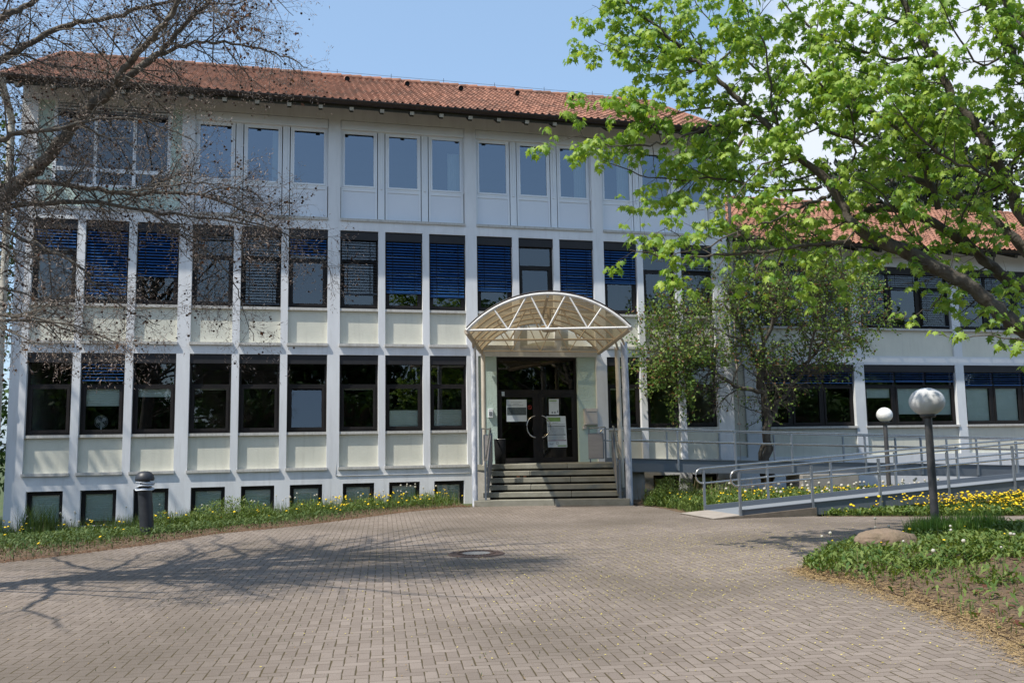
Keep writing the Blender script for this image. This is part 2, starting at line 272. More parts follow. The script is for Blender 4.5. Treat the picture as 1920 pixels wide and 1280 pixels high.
# ------------------------------------------------------------------ mesh helpers
ROOT_LOC = {}
def link(name, me, mats, parent=None):
    o = bpy.data.objects.new(name, me); COL.objects.link(o)
    for mm in (mats if isinstance(mats, (list, tuple)) else [mats]):
        me.materials.append(M[mm] if isinstance(mm, str) else mm)
    if parent is not None:
        o.parent = parent
        if parent.type == 'EMPTY': o.matrix_parent_inverse = Matrix.Translation(-parent.location)
    return o
class MB:
    def __init__(s): s.v = []; s.f = []; s.mi = []; s.sm = []
    def add(s, v, f, mi=0, smooth=False):
        n = len(s.v); s.v += [tuple(map(float, p)) for p in v]; s.f += [tuple(n + i for i in q) for q in f]; s.mi += [mi] * len(f); s.sm += [smooth] * len(f); return s
    def box(s, a, b, mi=0):
        x0, y0, z0 = a; x1, y1, z1 = b
        return s.add([(x0, y0, z0), (x1, y0, z0), (x1, y1, z0), (x0, y1, z0), (x0, y0, z1), (x1, y0, z1), (x1, y1, z1), (x0, y1, z1)],
                     [(0, 3, 2, 1), (4, 5, 6, 7), (0, 1, 5, 4), (1, 2, 6, 5), (2, 3, 7, 6), (3, 0, 4, 7)], mi)
    def bar(s, p, q, w, h, mi=0, up=(0, 0, 1)):
        p, q = np.array(p, float), np.array(q, float); d = q - p; d /= np.linalg.norm(d); a = np.cross(d, up)
        if np.linalg.norm(a) < 1e-4: a = np.cross(d, (1, 0, 0))
        a /= np.linalg.norm(a); b = np.cross(a, d); a = a * w / 2; b = b * h / 2
        return s.add([p - a - b, p + a - b, p + a + b, p - a + b, q - a - b, q + a - b, q + a + b, q - a + b],
                     [(0, 1, 2, 3), (7, 6, 5, 4), (0, 4, 5, 1), (1, 5, 6, 2), (2, 6, 7, 3), (3, 7, 4, 0)], mi)
    def tube(s, pts, r, n=8, mi=0, caps=True):
        P = np.array(pts, float); K = len(P); r = np.broadcast_to(np.array(r, float), (K,))
        T = np.gradient(P, axis=0); T /= np.linalg.norm(T, axis=1)[:, None] + 1e-9
        ref = np.array([0, 0, 1.]) if abs(T[:, 2]).mean() < .8 else np.array([1., 0, 0])
        A = np.cross(T, ref); A /= np.linalg.norm(A, axis=1)[:, None] + 1e-9; B = np.cross(T, A)
        th = np.arange(n) * 2 * PI / n
        V = P[:, None] + r[:, None, None] * (A[:, None] * np.cos(th)[None, :, None] + B[:, None] * np.sin(th)[None, :, None])
        f = [(k * n + i, k * n + (i + 1) % n, (k + 1) * n + (i + 1) % n, (k + 1) * n + i) for k in range(K - 1) for i in range(n)]
        f = [q[::-1] for q in f]
        s.add(V.reshape(-1, 3), f, mi, True)
        if caps:
            s.add(V[0], [tuple(range(n))], mi); s.add(V[-1], [tuple(range(n))[::-1]], mi)
        return s
    def lathe(s, c, prof, n=24, mi=0, jit=0):
        c = np.array(c, float); V = []
        for r, z in prof:
            for i in range(n):
                a = 2 * PI * i / n; V.append(c + (r * math.cos(a), r * math.sin(a), z))
        f = [(k * n + i, k * n + (i + 1) % n, (k + 1) * n + (i + 1) % n, (k + 1) * n + i) for k in range(len(prof) - 1) for i in range(n)]
        return s.add(V, f, mi, True)
    def quad(s, a, b, c, d, mi=0): return s.add([a, b, c, d], [(0, 1, 2, 3)], mi)
    def build(s, name, mats, parent=None, bevel=0):
        me = bpy.data.meshes.new(name); me.from_pydata(s.v, [], s.f)
        me.polygons.foreach_set('material_index', s.mi); me.polygons.foreach_set('use_smooth', s.sm); me.update()
        o = link(name, me, mats, parent)
        if bevel:
            b = o.modifiers.new('bevel', 'BEVEL'); b.width = bevel; b.segments = 2; b.limit_method = 'ANGLE'
        return o
def batch(name, tv, tf, R, P, S, mats, parent=None, smooth=False, rnd=None, mi=None):
    """many small copies of one template in ONE mesh (leaves, blades): R (n,3,3), P (n,3), S (n,) or (n,3)"""
    tv = np.array(tv, float); n = len(P); k = len(tv)
    S = np.asarray(S, float); S = S[:, None] * np.ones(3) if S.ndim == 1 else S
    V = np.einsum('nij,nkj->nki', R, tv[None] * S[:, None, :]) + P[:, None, :]
    me = bpy.data.meshes.new(name); me.vertices.add(n * k); me.vertices.foreach_set('co', V.astype(np.float32).ravel())
    ls = np.array([len(f) for f in tf]); idx = np.concatenate([np.array(f) for f in tf])
    tot = len(idx); me.loops.add(n * tot); me.loops.foreach_set('vertex_index', (idx[None] + (np.arange(n) * k)[:, None]).astype(np.int32).ravel())
    me.polygons.add(n * len(ls)); st = np.concatenate([[0], np.cumsum(ls)[:-1]])
    me.polygons.foreach_set('loop_start', (st[None] + (np.arange(n) * tot)[:, None]).astype(np.int32).ravel())
    if mi is not None: me.polygons.foreach_set('material_index', np.repeat(mi, len(ls)).astype(np.int32))
    if smooth: me.polygons.foreach_set('use_smooth', np.ones(n * len(ls), bool))
    a = me.attributes.new('rnd', 'FLOAT', 'POINT'); rn = rng.random(n) if rnd is None else rnd
    a.data.foreach_set('value', np.repeat(rn, k).astype(np.float32))
    me.update(calc_edges=True); me.validate()
    return link(name, me, mats, parent)
def tubes(name, groups, mats, parent=None):
    """groups: dict sides -> list of (pts, radii); all in ONE mesh"""
    Vs = []; Fs = []; off = 0
    g2 = {}
    for n, lst in groups.items():
        for p, r in lst: g2.setdefault((n, len(p)), []).append((p, r))
    for (n, K), lst in g2.items():
        P = np.array([p for p, _ in lst]); Rr = np.array([np.broadcast_to(r, (K,)) for _, r in lst]); T_ = len(lst)
        T = np.gradient(P, axis=1); T /= np.linalg.norm(T, axis=2)[..., None] + 1e-9
        ref = np.where(np.abs(T[:, :1, 2:3]).repeat(K, 1) < .85, np.array([0, 0, 1.]), np.array([1., 0, 0]))
        A = np.cross(T, ref); A /= np.linalg.norm(A, axis=2)[..., None] + 1e-9; B = np.cross(T, A)
        th = np.arange(n) * 2 * PI / n
        V = P[:, :, None] + Rr[:, :, None, None] * (A[:, :, None] * np.cos(th)[None, None, :, None] + B[:, :, None] * np.sin(th)[None, None, :, None])
        f = np.array([(k * n + i, (k + 1) * n + i, (k + 1) * n + (i + 1) % n, k * n + (i + 1) % n) for k in range(K - 1) for i in range(n)])
        Fs.append((f[None] + (np.arange(T_) * K * n)[:, None, None] + off).reshape(-1, 4)); Vs.append(V.reshape(-1, 3)); off += T_ * K * n
    V = np.concatenate(Vs); F = np.concatenate(Fs)
    me = bpy.data.meshes.new(name); me.vertices.add(len(V)); me.vertices.foreach_set('co', V.astype(np.float32).ravel())
    me.loops.add(F.size); me.loops.foreach_set('vertex_index', F.astype(np.int32).ravel())
    me.polygons.add(len(F)); me.polygons.foreach_set('loop_start', (np.arange(len(F)) * 4).astype(np.int32)); me.polygons.foreach_set('use_smooth', np.ones(len(F), bool))
    me.update(calc_edges=True)
    return link(name, me, mats, parent)
def tag(o, label=None, cat=None, group=None, kind=None):
    if label: o['label'] = label
    if cat: o['category'] = cat
    if group: o['group'] = group
    if kind: o['kind'] = kind
    return o
def thing(name, label, cat, loc=(0, 0, 0), group=None):
    o = bpy.data.objects.new(name, None); COL.objects.link(o); o.location = loc; o.empty_display_size = .3
    return tag(o, label, cat, group)

# ------------------------------------------------------------------ ground
def sst(a, b, x):
    t = np.clip((x - a) / (b - a), 0, 1); return t * t * (3 - 2 * t)
def H(x, y):
    x = np.asarray(x, float); y = np.asarray(y, float)
    h = .07 * np.exp(-((x - 6.3) / 4.0) ** 2 - ((y + 2.2) / 2.6) ** 2)
    h = h - .36 * sst(2.5, -6, x) * sst(-6.5, -1.5, y)
    return h
def sheet(name, poly, step, hf, mats):
    poly = [tuple(p[:2]) for p in poly]
    pts = []
    for i, p in enumerate(poly):
        q = poly[(i + 1) % len(poly)]; n = max(1, int(math.dist(p, q) / step))
        pts += [(p[0] + (q[0] - p[0]) * k / n, p[1] + (q[1] - p[1]) * k / n) for k in range(n)]
    nb = len(pts); P = np.array(pts)
    xs = np.arange(P[:, 0].min() + step / 2, P[:, 0].max(), step); ys = np.arange(P[:, 1].min() + step / 2, P[:, 1].max(), step)
    G = np.array(np.meshgrid(xs, ys)).reshape(2, -1).T; G = G[inside(G, pts)]
    G = G[[((P - g) ** 2).sum(1).min() > (step * .4) ** 2 for g in G]]
    allp = [Vector(p) for p in pts] + [Vector(g) for g in G]
    r = geometry.delaunay_2d_cdt(allp, [], [list(range(nb))], 1, 1e-5)
    V = np.array([tuple(v) for v in r[0]]); F = r[2]
    z = hf(V[:, 0], V[:, 1])
    me = bpy.data.meshes.new(name); me.from_pydata([(a, b, c) for (a, b), c in zip(V, z)], [], [list(f) for f in F]); me.update()
    for p in me.polygons: p.use_smooth = True
    o = link(name, me, mats)
    if len(me.polygons) and me.polygons[0].normal.z < 0: me.flip_normals()
    return o
def inside(G, poly):
    x, y = G[:, 0], G[:, 1]; c = np.zeros(len(G), bool); n = len(poly)
    for i in range(n):
        x1, y1 = poly[i][:2]; x2, y2 = poly[(i + 1) % n][:2]
        if y1 == y2: continue
        c ^= ((y1 > y) != (y2 > y)) & (x < (x2 - x1) * (y - y1) / (y2 - y1) + x1)
    return c
cx = np.concatenate([[-900, -300, -100, -50], np.arange(-30, 41, 1.0), [60, 120, 300, 900]])
cy = np.concatenate([[-900, -300, -120, -60], np.arange(-40, 31, 1.0), [60, 120, 300, 900]])
X, Y = np.meshgrid(cx, cy); Z = H(X, Y) - .05
ny, nx = X.shape
me = bpy.data.meshes.new('ground'); me.from_pydata(list(zip(X.ravel(), Y.ravel(), Z.ravel())), [], [(j * nx + i, j * nx + i + 1, (j + 1) * nx + i + 1, (j + 1) * nx + i) for j in range(ny - 1) for i in range(nx - 1)])
tag(link('ground', me, 'farground'), kind='structure')

EDGE_L = [on_ground(*p)[:2] for p in ((-260, 1068), (0, 1055), (130, 1040), (270, 1022), (400, 1001), (530, 988), (650, 974), (760, 962), (860, 954))]
STAIR_L = (4.45, -2.45); STAIR_R = (8.05, -3.54)
MID = [(8.3, -3.75), (8.45, -4.6), (8.35, -5.9)]           # planted bed beside the steps
RAMP_IN = [(8.2, -6.0), (8.2, -7.45), (10.4, -7.6)]
STRIP = [on_ground(1540, 968)[:2], on_ground(1700, 968)[:2], on_ground(1920, 967)[:2], (26, -6.3), (40, -5.5)]
pav_poly = [(-30, -14)] + [tuple(p) for p in EDGE_L] + [STAIR_L, STAIR_R] + MID + RAMP_IN + [tuple(p) for p in STRIP] + [(40, -10), (40, -45), (-30, -45)]
tag(sheet('paving', pav_poly, .8, lambda x, y: H(x, y), 'paving'), kind='structure')

BED_R = [on_ground(*p)[:2] for p in ((1503, 1064), (1540, 1040), (1600, 1020), (1700, 1012), (1800, 1003), (1925, 985), (2300, 960))] + [(19, -12), (19, -21), (7, -21.5)] + [on_ground(*p)[:2] for p in ((1935, 1222), (1850, 1180), (1780, 1150), (1700, 1122), (1600, 1090), (1530, 1078))]
BED_R = [tuple(p) for p in BED_R]
def crumbs(name, G, zf, label):
    n = len(G); P = np.column_stack([G, zf(G[:, 0], G[:, 1])]); S_ = rng.uniform(.004, .02, n) * rng.uniform(.5, 1.6, n)
    o = batch(name, icv, icf, rotm(rng.normal(0, 1, P.shape), rng.normal(0, 1, P.shape)), P, np.column_stack([S_, S_ * .8, S_ * .6]), 'soil'); tag(o, label, 'soil crumbs', kind='stuff')
def hr(x, y):
    P = np.array(BED_R); x = np.asarray(x); y = np.asarray(y)
    dmin = np.full(x.shape, 9.)
    for i in range(len(P)):
        a, b = P[i], P[(i + 1) % len(P)]; ab = b - a
        t = np.clip(((x - a[0]) * ab[0] + (y - a[1]) * ab[1]) / (ab @ ab), 0, 1)
        dmin = np.minimum(dmin, np.hypot(x - a[0] - t * ab[0], y - a[1] - t * ab[1]))
    return .012 + .13 * (1 - np.exp(-dmin / .7)) + .02 * np.sin(x * 5.1 + y * 3) * np.clip(dmin, 0, 1)
tag(sheet('flower_bed_soil', BED_R, .3, hr, 'soil'), kind='structure')
BED_L = [(-30, -14)] + [tuple(p) for p in EDGE_L] + [(4.3, -2.4), (4.4, .3), (-30, .3)]
def hl(x, y):
    x = np.asarray(x, float); y = np.asarray(y, float); E_ = np.array(EDGE_L + [np.array(STAIR_L)])
    d = y - np.interp(x, E_[:, 0], E_[:, 1])
    return H(x, y) - .01 + .05 * sst(0, 1.2, d) * sst(3.2, 1.2, d)
tag(sheet('flower_bed_soil', BED_L, .6, hl, 'soil'), kind='structure')
BED_M = [(8.3, -3.75), (8.45, -4.6), (8.35, -5.9), (30, -5.9), (30, 2.2), (8.2, 2.2)]
def hm(x, y): return H(x, y) + .003 + 0 * np.asarray(x)
tag(sheet('flower_bed_soil', BED_M, .6, hm, 'soil'), kind='structure')
BED_S = [tuple(p) for p in STRIP] + [(40, -3), (30, -6.1), (10.9, -7.45)]
tag(sheet('flower_bed_soil', BED_S, .6, hm, 'soil'), kind='structure')

# ------------------------------------------------------------------ main building
X0, SP, WW, BAY = -6.127, 1.2046, 1.0189, 3.75
def cx0(c): b, i = divmod(c - 1, 3); return X0 + BAY * b + SP * i
XL, XR = -6.50, 12.80
bld = thing('office_building', 'long three-storey white office building under a red tiled roof with a glass entrance', 'building', (3.1, 0, 0))
w = MB(); T = .38
ZR = [(-.6, -.25, None), ]
rows = dict(base=(-.25, .60), G=(1.0, 3.97), F=(4.24, 7.34), U=(7.66, 10.42))
wall_top = 10.75
# pillars
cols_all = list(range(1, 16))
def solid(xa, xb, za, zb): w.box((xa, 0, za), (xb, T, zb))
beams = [(-.8, -.25), (.60, 1.0), (3.97, 4.24), (7.34, 7.66), (10.42, wall_top)]
for za, zb in beams:
    if (za, zb) == (.60, 1.0) or za < .6:
        solid(XL, 5.12, za, zb) if za > 0 else solid(XL, 5.12, za, zb); solid(5.12, 8.55, za, zb); solid(8.55, XR, za, zb)
    else: solid(XL, XR, za, zb)
for (key, (za, zb)) in rows.items():
    edges = []
    for b in range(5):
        cs = [3 * b + 1, 3 * b + 2, 3 * b + 3]
        if key == 'U': edges.append((cx0(cs[0]), cx0(cs[2]) + WW))
        elif b == 3 and key in ('base', 'G'):
            if key == 'G': edges.append((5.12, 8.55))
        else:
            for c in cs:
                ins = .10 if key == 'base' else 0
                edges.append((cx0(c) + ins, cx0(c) + WW - ins))
    x = XL
    for a, b_ in edges:
        solid(x, a, za, zb); x = b_
    solid(x, XR, za, zb)
# gables and back walls
w.box((XL - .0, T, -.8), (XL + .35, 8.8, wall_top)); w.box((XR - .35, T, -.8), (XR, 8.8, wall_top)); w.box((XL, 8.8, -.8), (XR, 9.1, wall_top))
for xg in (XL, XR - .35):
    w.add([(xg, T, wall_top), (xg, 8.8, wall_top), (xg, 4.4, 13.2), (xg + .35, T, wall_top), (xg + .35, 8.8, wall_top), (xg + .35, 4.4, 13.2)], [(0, 2, 1), (3, 4, 5), (0, 1, 4, 3), (0, 3, 5, 2), (1, 2, 5, 4)])
w.build('wall', 'white', bld)
# rooms behind the glass
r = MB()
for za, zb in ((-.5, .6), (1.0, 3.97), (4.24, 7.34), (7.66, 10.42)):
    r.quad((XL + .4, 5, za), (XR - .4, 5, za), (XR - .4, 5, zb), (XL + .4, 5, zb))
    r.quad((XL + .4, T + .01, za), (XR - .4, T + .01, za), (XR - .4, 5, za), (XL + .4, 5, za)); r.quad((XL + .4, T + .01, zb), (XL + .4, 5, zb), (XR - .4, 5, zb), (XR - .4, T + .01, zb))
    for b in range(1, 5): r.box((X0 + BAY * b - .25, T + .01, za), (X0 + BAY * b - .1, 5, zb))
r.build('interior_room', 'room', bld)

def slat_blind(xa, xb, ztop, zbot, y, parent, matn='blue', pitch=.078, tilt=.62):
    s = MB(); z = ztop - pitch / 2; n = 0
    while z > zbot:
        hw = .036; c, sn = math.cos(tilt), math.sin(tilt); j = random.uniform(-.006, .006)
        a = (y - hw * c, z - hw * sn + j); b = (y + hw * c, z + hw * sn + j)
        s.add([(xa, a[0], a[1]), (xb, a[0], a[1]), (xb, b[0], b[1]), (xa, b[0], b[1]), (xa, a[0], a[1] - .003), (xb, a[0], a[1] - .003), (xb, b[0], b[1] - .003), (xa, b[0], b[1] - .003)],
              [(0, 1, 2, 3), (7, 6, 5, 4), (0, 4, 5, 1), (3, 2, 6, 7)])
        z -= pitch; n += 1
    s.box((xa, y - .02, zbot - .03), (xb, y + .02, zbot))
    for f in (.18, .82):
        xx = xa + (xb - xa) * f; s.box((xx - .006, y - .034, zbot), (xx + .006, y - .031, ztop), 1)
    return s.build('blind', [matn, 'black'], parent)
def pleated(xa, xb, za, zb, y, parent):
    s = MB(); n = max(2, int((zb - za) / .022))
    for k in range(n):
        z0 = za + (zb - za) * k / n; z1 = za + (zb - za) * (k + 1) / n; ya = y + (.010 if k % 2 else 0); yb = y + (0 if k % 2 else .010)
        s.quad((xa, ya, z0), (xb, ya, z0), (xb, yb, z1), (xa, yb, z1))
    s.box((xa, y - .01, zb), (xb, y + .015, zb + .015))
    return s.build('pleated_blind', 'pleat', parent)
def pane(xa, xb, za, zb, y, parent, g='glass', tilt=0):
    dy = tilt * (zb - za)
    s = MB(); s.add([(xa, y, za), (xb, y, za), (xb, y - dy, zb), (xa, y - dy, zb), (xa, y + .012, za), (xb, y + .012, za), (xb, y + .012 - dy, zb), (xa, y + .012 - dy, zb)], [(0, 1, 2, 3)])
    return s.build('glass_pane', g, parent)
def ring(s, xa, xb, za, zb, t_, ya, yb, mi=0):
    s.box((xa, ya, za), (xa + t_, yb, zb), mi); s.box((xb - t_, ya, za), (xb, yb, zb), mi)
    s.box((xa + t_, ya, za), (xb - t_, yb, za + t_), mi); s.box((xa + t_, ya, zb - t_), (xb - t_, yb, zb), mi)
YW = .13
def dark_window(parent, xa, xb, z0, z1, blind=None, bmat='blue', inner=None, tilt=0, transom=True, btilt=.62, box=True):
    """dark framed window: upper fixed light over an opening sash, shutter box above"""
    s = MB(); y = YW
    ring(s, xa, xb, z0, z1, .055, y, y + .08)
    zb = z1 - .25 if box else z1 - .055; zt = zb - .52
    s.box((xa + .055, y + .012, zt - .05), (xb - .055, y + .075, zt))
    ring(s, xa + .06, xb - .06, z0 + .06, zt - .053, .065, y - .012, y + .05)
    f = s.build('window', 'dframe', parent)
    pane(xa + .05, xb - .05, zt - .01, zb + .01, y + .03, f)
    pane(xa + .12, xb - .12, z0 + .12, zt - .115, y + .02, f, tilt=tilt)
    if box: MB().box((xa + .002, .035, z1 - .245), (xb - .002, y + .06, z1 - .002)).build('shutter_box', 'dbox', f, bevel=.006)
    if blind: slat_blind(xa + .04, xb - .04, z1 - .245, z1 - .245 - blind, y - .055, f, bmat, tilt=btilt)
    if inner:
        a, b = inner; hh = zt - .115 - z0 - .12
        pleated(xa + .12, xb - .12, z0 + .12 + a * hh, z0 + .12 + b * hh, y + .07, f)
    return f
# columns: first floor blinds
FB = {1: (.45, 'blue'), 2: (1.62, 'blue'), 3: (1.12, 'blue'), 4: (.1, 'bdark'), 5: (1.78, 'bdark'), 6: (.42, 'blue'), 7: (1.45, 'bdark'), 8: (1.40, 'blue'), 9: (1.48, 'blue'), 10: (1.27, 'blue'), 12: (1.75, 'blue'), 13: (.95, 'blue'), 15: (.5, 'bdark')}
GB = {2: (.42, 'bdark')}
GI = {2: (.58, 1.0), 3: (.80, 1.0), 8: (0, .41), 9: (0, .42), 13: (.96, 1.), 4: (.97, 1), 7: (.97, 1.)}
for c in cols_all:
    xa = cx0(c); xb = xa + WW
    fb = FB.get(c)
    dark_window(bld, xa, xb, 5.22, 7.34, blind=fb[0] if fb else None, bmat=fb[1] if fb else 'blue', btilt=.15 if fb and fb[1] == 'bdark' else .62, tilt=-.02 if c in (6, 11) else 0)
    for za, zb in ((4.27, 5.15),) + (((1.03, 1.88),) if c not in (10, 11, 12) else ()):
        MB().box((xa, .095, za), (xb, .3, zb)).build('spandrel_panel', 'green', bld)
    for z in (5.15,) + ((1.88,) if c not in (10, 11, 12) else ()):
        MB().box((xa - .0, .02, z), (xb, .3, z + .07)).build('window_sill', 'sill', bld)
    for z in (4.2,) + ((.96,) if c not in (10, 11, 12) else ()):
        MB().box((xa - .02, -.055, z), (xb + .02, .3, z + .07)).build('ledge', 'sill', bld)
    if c not in (10, 11, 12):
        gb = GB.get(c)
        dark_window(bld, xa, xb, 1.95, 3.97, blind=gb[0] if gb else None, bmat='blue', inner=GI.get(c), tilt=-.10 if c == 6 else (.01 if c % 2 else -.008), btilt=.3)
        # basement window
        s = MB(); a, b = xa + .1, xb - .1
        ring(s, a, b, -.25, .60, .10, .13, .2); f = s.build('basement_window', 'dframe', bld)
        pane(a + .1, b - .1, -.15, .50, .16, f)
        if c < 10: pleated(a + .1, b - .1, -.15, .50, .185, f)
# top floor: white frames, three lights in each bay
for b in range(5):
    c = 3 * b + 1; xa = cx0(c); xb = cx0(c + 2) + WW
    MB().box((xa - .0, -.04, 7.60), (xb, .3, 7.67)).build('ledge', 'sill', bld)
    if b == 0:
        # older window between pale green infill
        MB().box((xa, .10, 7.67), (-5.78, .3, 10.42)).build('spandrel_panel', 'green2', bld)
        MB().box((-2.98, .10, 7.67), (xb, .3, 10.42)).build('spandrel_panel', 'green2', bld)
        MB().box((-5.78, .10, 7.67), (-2.98, .3, 8.22)).build('spandrel_panel', 'green2', bld)
        s = MB(); s.box((-5.78, .11, 10.28), (-2.98, .2, 10.42))
        for x in (-5.78, -4.83, -3.90, -3.06): s.box((x, .10, 8.22), (x + .08, .2, 10.28))
        for k in range(3):
            x = (-5.70, -4.75, -3.82)[k]; x2 = (-4.83, -3.90, -3.06)[k]
            s.box((x, .11, 8.22), (x2, .19, 8.30)); s.box((x, .11, 8.62), (x2, .19, 8.72)); s.box((x, .11, 10.18), (x2, .19, 10.28))
        f = s.build('window', 'pvc', bld)
        for k in range(3):
            x = (-5.70, -4.75, -3.82)[k]; x2 = (-4.83, -3.90, -3.06)[k]
            pane(x, x2, 8.72, 10.18, .15, f, 'glass'); pane(x, x2, 8.30, 8.62, .15, f, 'glass')
        slat_blind(-5.7, -3.06, 10.40, 10.15, .07, f, 'bdark')
        continue
    MB().box((xa + .01, .02, 10.17), (xb - .01, .22, 10.405)).build('shutter_box', 'pvc', bld, bevel=.008)
    for i in range(3):
        a = xa + SP * i - (.09 if i else 0); e = a + (WW + (.09 if i else .0)) + .09 - (.09 if i == 2 else 0)
        a2, e2 = xa + SP * i + .02, xa + SP * i + WW - .02
        s = MB(); y = .13
        # outer frame with stiles
        ring(s, a2, e2, 8.53, 10.17, .05, y, y + .07)
        ring(s, a2 + .052, e2 - .052, 8.582, 10.118, .046, y - .015, y + .04)
        f = s.build('window', 'pvc', bld)
        pane(a2 + .094, e2 - .094, 8.625, 10.075, y + .01, f, 'glass_top', tilt=random.uniform(-.006, .006))
        if (c + i) in (5, 9, 12, 13):
            sc = MB(); xs_ = np.linspace(e2 - (.42 if c + i != 5 else .25), e2 - .05, 15)
            for q in range(14): sc.quad((xs_[q], y + .16 + .02 * (q % 2), 8.56), (xs_[q + 1], y + .16 + .02 * ((q + 1) % 2), 8.56), (xs_[q + 1], y + .16 + .02 * ((q + 1) % 2), 10.1 - (.35 if c + i == 9 else 0)), (xs_[q], y + .16 + .02 * (q % 2), 10.1 - (.35 if c + i == 9 else 0)))
            sc.build('curtain', 'pleat', f)
        s = MB(); s.box((a2 + .05, y + .02, 7.72), (e2 - .05, y + .06, 8.51), 1)
        ring(s, a2, e2, 7.67, 8.527, .055, y, y + .07); s.build('infill_panel', ['pvc', 'pvcpanel'], f)
    for i in range(4):
        x = xa + (0, SP - .185, 2 * SP - .185, 3 * SP - .205)[i]; x1 = x + (.018, .183, .183, .018)[i]
        if i in (1, 2):
            MB().box((x + .002, .12, 7.67), (x1 - .002, .2, 10.17)).build('mullion', 'pvc', bld)
            MB().box((x + .07, .085, 8.55), (x + .11, .119, 10.17)).build('guide_rail', 'pvc', bld)
        else: MB().box((x + .001, .05, 8.55), (x + .019, .12, 10.17)).build('guide_rail', 'pvc', bld)

# entrance
MB().box((5.12, .10, 1.0), (5.66, .36, 3.97)).build('entrance_wall', 'green2', bld)
MB().box((8.02, .10, 1.0), (8.55, .36, 3.97)).build('entrance_wall', 'green2', bld)
s = MB(); ring(s, 5.66, 8.02, 1.0, 3.95, .075, .22, .30)
s.box((5.735, .22, 2.93), (7.945, .30, 3.05)); s.box((6.80, .215, 1.075), (6.90, .30, 2.93))
door = s.build('entrance_door', 'dframe', bld)
pane(5.735, 7.945, 3.05, 3.875, .26, door, 'glass_door')
for a, b in ((5.74, 6.80), (6.90, 7.94)):
    s = MB(); ring(s, a, b, 1.08, 2.925, .085, .205, .27); lf = s.build('door_leaf', 'dframe', door)
    pane(a + .08, b - .08, 1.16, 2.85, .24, door, 'glass_door')
for sgn, xc in ((-1, 6.80), (1, 6.90)):
    pts = [(xc + sgn * .02 + sgn * .27 * math.sin(t), .13, 2.02 + .30 * math.cos(t)) for t in np.linspace(.12, PI - .12, 22)]
    s = MB().tube(pts, .017, 10); s.tube([(pts[0][0], .13, pts[0][2]), (pts[0][0], .21, pts[0][2])], .014, 8).tube([(pts[-1][0], .13, pts[-1][2]), (pts[-1][0], .21, pts[-1][2])], .014, 8)
    s.build('door_handle', 'inox', door)

# roof
def tiled(x0, x1, ye, ze, yr, zr, name, matn, parent, tw=.205, course=.28):
    """pantile plane: rolls down the slope, each course stepping over the next"""
    n = int(round((x1 - x0) / tw)); sub = 8
    xs = np.linspace(x0, x1, n * sub + 1); ph = (np.arange(n * sub + 1) % sub) / sub
    prof = .055 * np.maximum(0, np.sin(ph * PI * 2 * .8 + .2)) + .012 * np.cos(ph * 2 * PI)
    Ld = yr - ye; k = int(round(Ld / course)); sl = (zr - ze) / Ld
    ys = []; off = []
    for j in range(k):
        ys += [ye + Ld * j / k, ye + Ld * (j + 1) / k - .001]; off += [.045, .0]
    ys = np.array(ys); off = np.array(off)
    colj = rng.normal(0, .006, (len(ys), n))
    V = []; zz = ze + (ys - ye) * sl
    Xg, Yg = np.meshgrid(xs, ys); Zg = zz[:, None] + off[:, None] + prof[None]
    Zg += np.repeat(np.repeat(colj[::2], 2, 0), sub, 1)[:, :].repeat(1, 1)[:, :len(xs) - 1][:, list(range(len(xs) - 1)) + [len(xs) - 2]]
    Yg = Yg + (Zg * 0) + .012 * np.sin(ph * 2 * PI)[None] * 0
    R_, C_ = Xg.shape
    me = bpy.data.meshes.new(name)
    idx = np.arange(R_ * C_).reshape(R_, C_)
    F = np.stack([idx[:-1, :-1], idx[:-1, 1:], idx[1:, 1:], idx[1:, :-1]], -1).reshape(-1, 4)
    me.from_pydata(list(zip(Xg.ravel(), Yg.ravel(), Zg.ravel())), [], F.tolist()); me.update()
    return link(name, me, matn, parent)
XGL, XGR = XL - .25, XR - .25
YE, ZE, YR, ZRD = -.90, 10.60, 4.4, 13.45
roof = tiled(XGL, XGR, YE, ZE, YR, ZRD, 'roof', 'tiles', bld)
s = MB(); s.add([(XGL, YR, ZRD), (XGR, YR, ZRD), (XGR, 9.7, ZE), (XGL, 9.7, ZE)], [(0, 1, 2, 3)]); s.build('rear_roof_slope', 'tiles', bld)
s = MB(); n = 60
for k in range(n):
    a = XGL + (XGR - XGL) * k / n; b = a + (XGR - XGL) / n + .02; r0 = .10 + .012 * (k % 2)
    s.tube([(a, YR, ZRD + .02), (b, YR, ZRD + .035)], [r0 - .008, r0 + .008], 10)
s.build('ridge_tile', 'tiles', roof)
# verge
s = MB(); s.bar((XGR - .02, YE, ZE + .01), (XGR - .02, YR, ZRD + .01), .16, .12).bar((XGL + .02, YE, ZE + .01), (XGL + .02, YR, ZRD + .01), .16, .12); s.build('verge_tile', 'tiles', roof)
for px in (650, 762, 862, 967, 1068):
    p = at(px, 172, 1) - CAM
    # intersect with the roof plane 0.9 m below the ridge
    yv = YR - 1.15; t_ = (yv - CAM[1]) / p[1]; x = CAM[0] + p[0] * t_; zv = ZE + (yv - YE) * (ZRD - ZE) / (YR - YE)
    s = MB(); s.tube([(x, yv - .22, zv + .04), (x, yv - .05, zv + .10), (x, yv + .2, zv + .09)], [.08, .10, .04], 10, caps=False)
    s.add([(x + .068 * math.cos(a), yv - .20, zv + .045 + .068 * math.sin(a)) for a in np.linspace(0, 2 * PI, 10, endpoint=False)], [tuple(range(10))], 1)
    s.build('vent_tile', ['tiles', 'black'], roof)
s = MB()
for k in range(10):
    x = XGL + 3 + k * 1.75; s.tube([(x, YR, ZRD + .08), (x, YR, ZRD + .28)], .008, 5)
s.tube([(XGL, YR, ZRD + .2), (XGR, YR, ZRD + .2)], .005, 4)
s.build('lightning_conductor', 'gutter', roof)
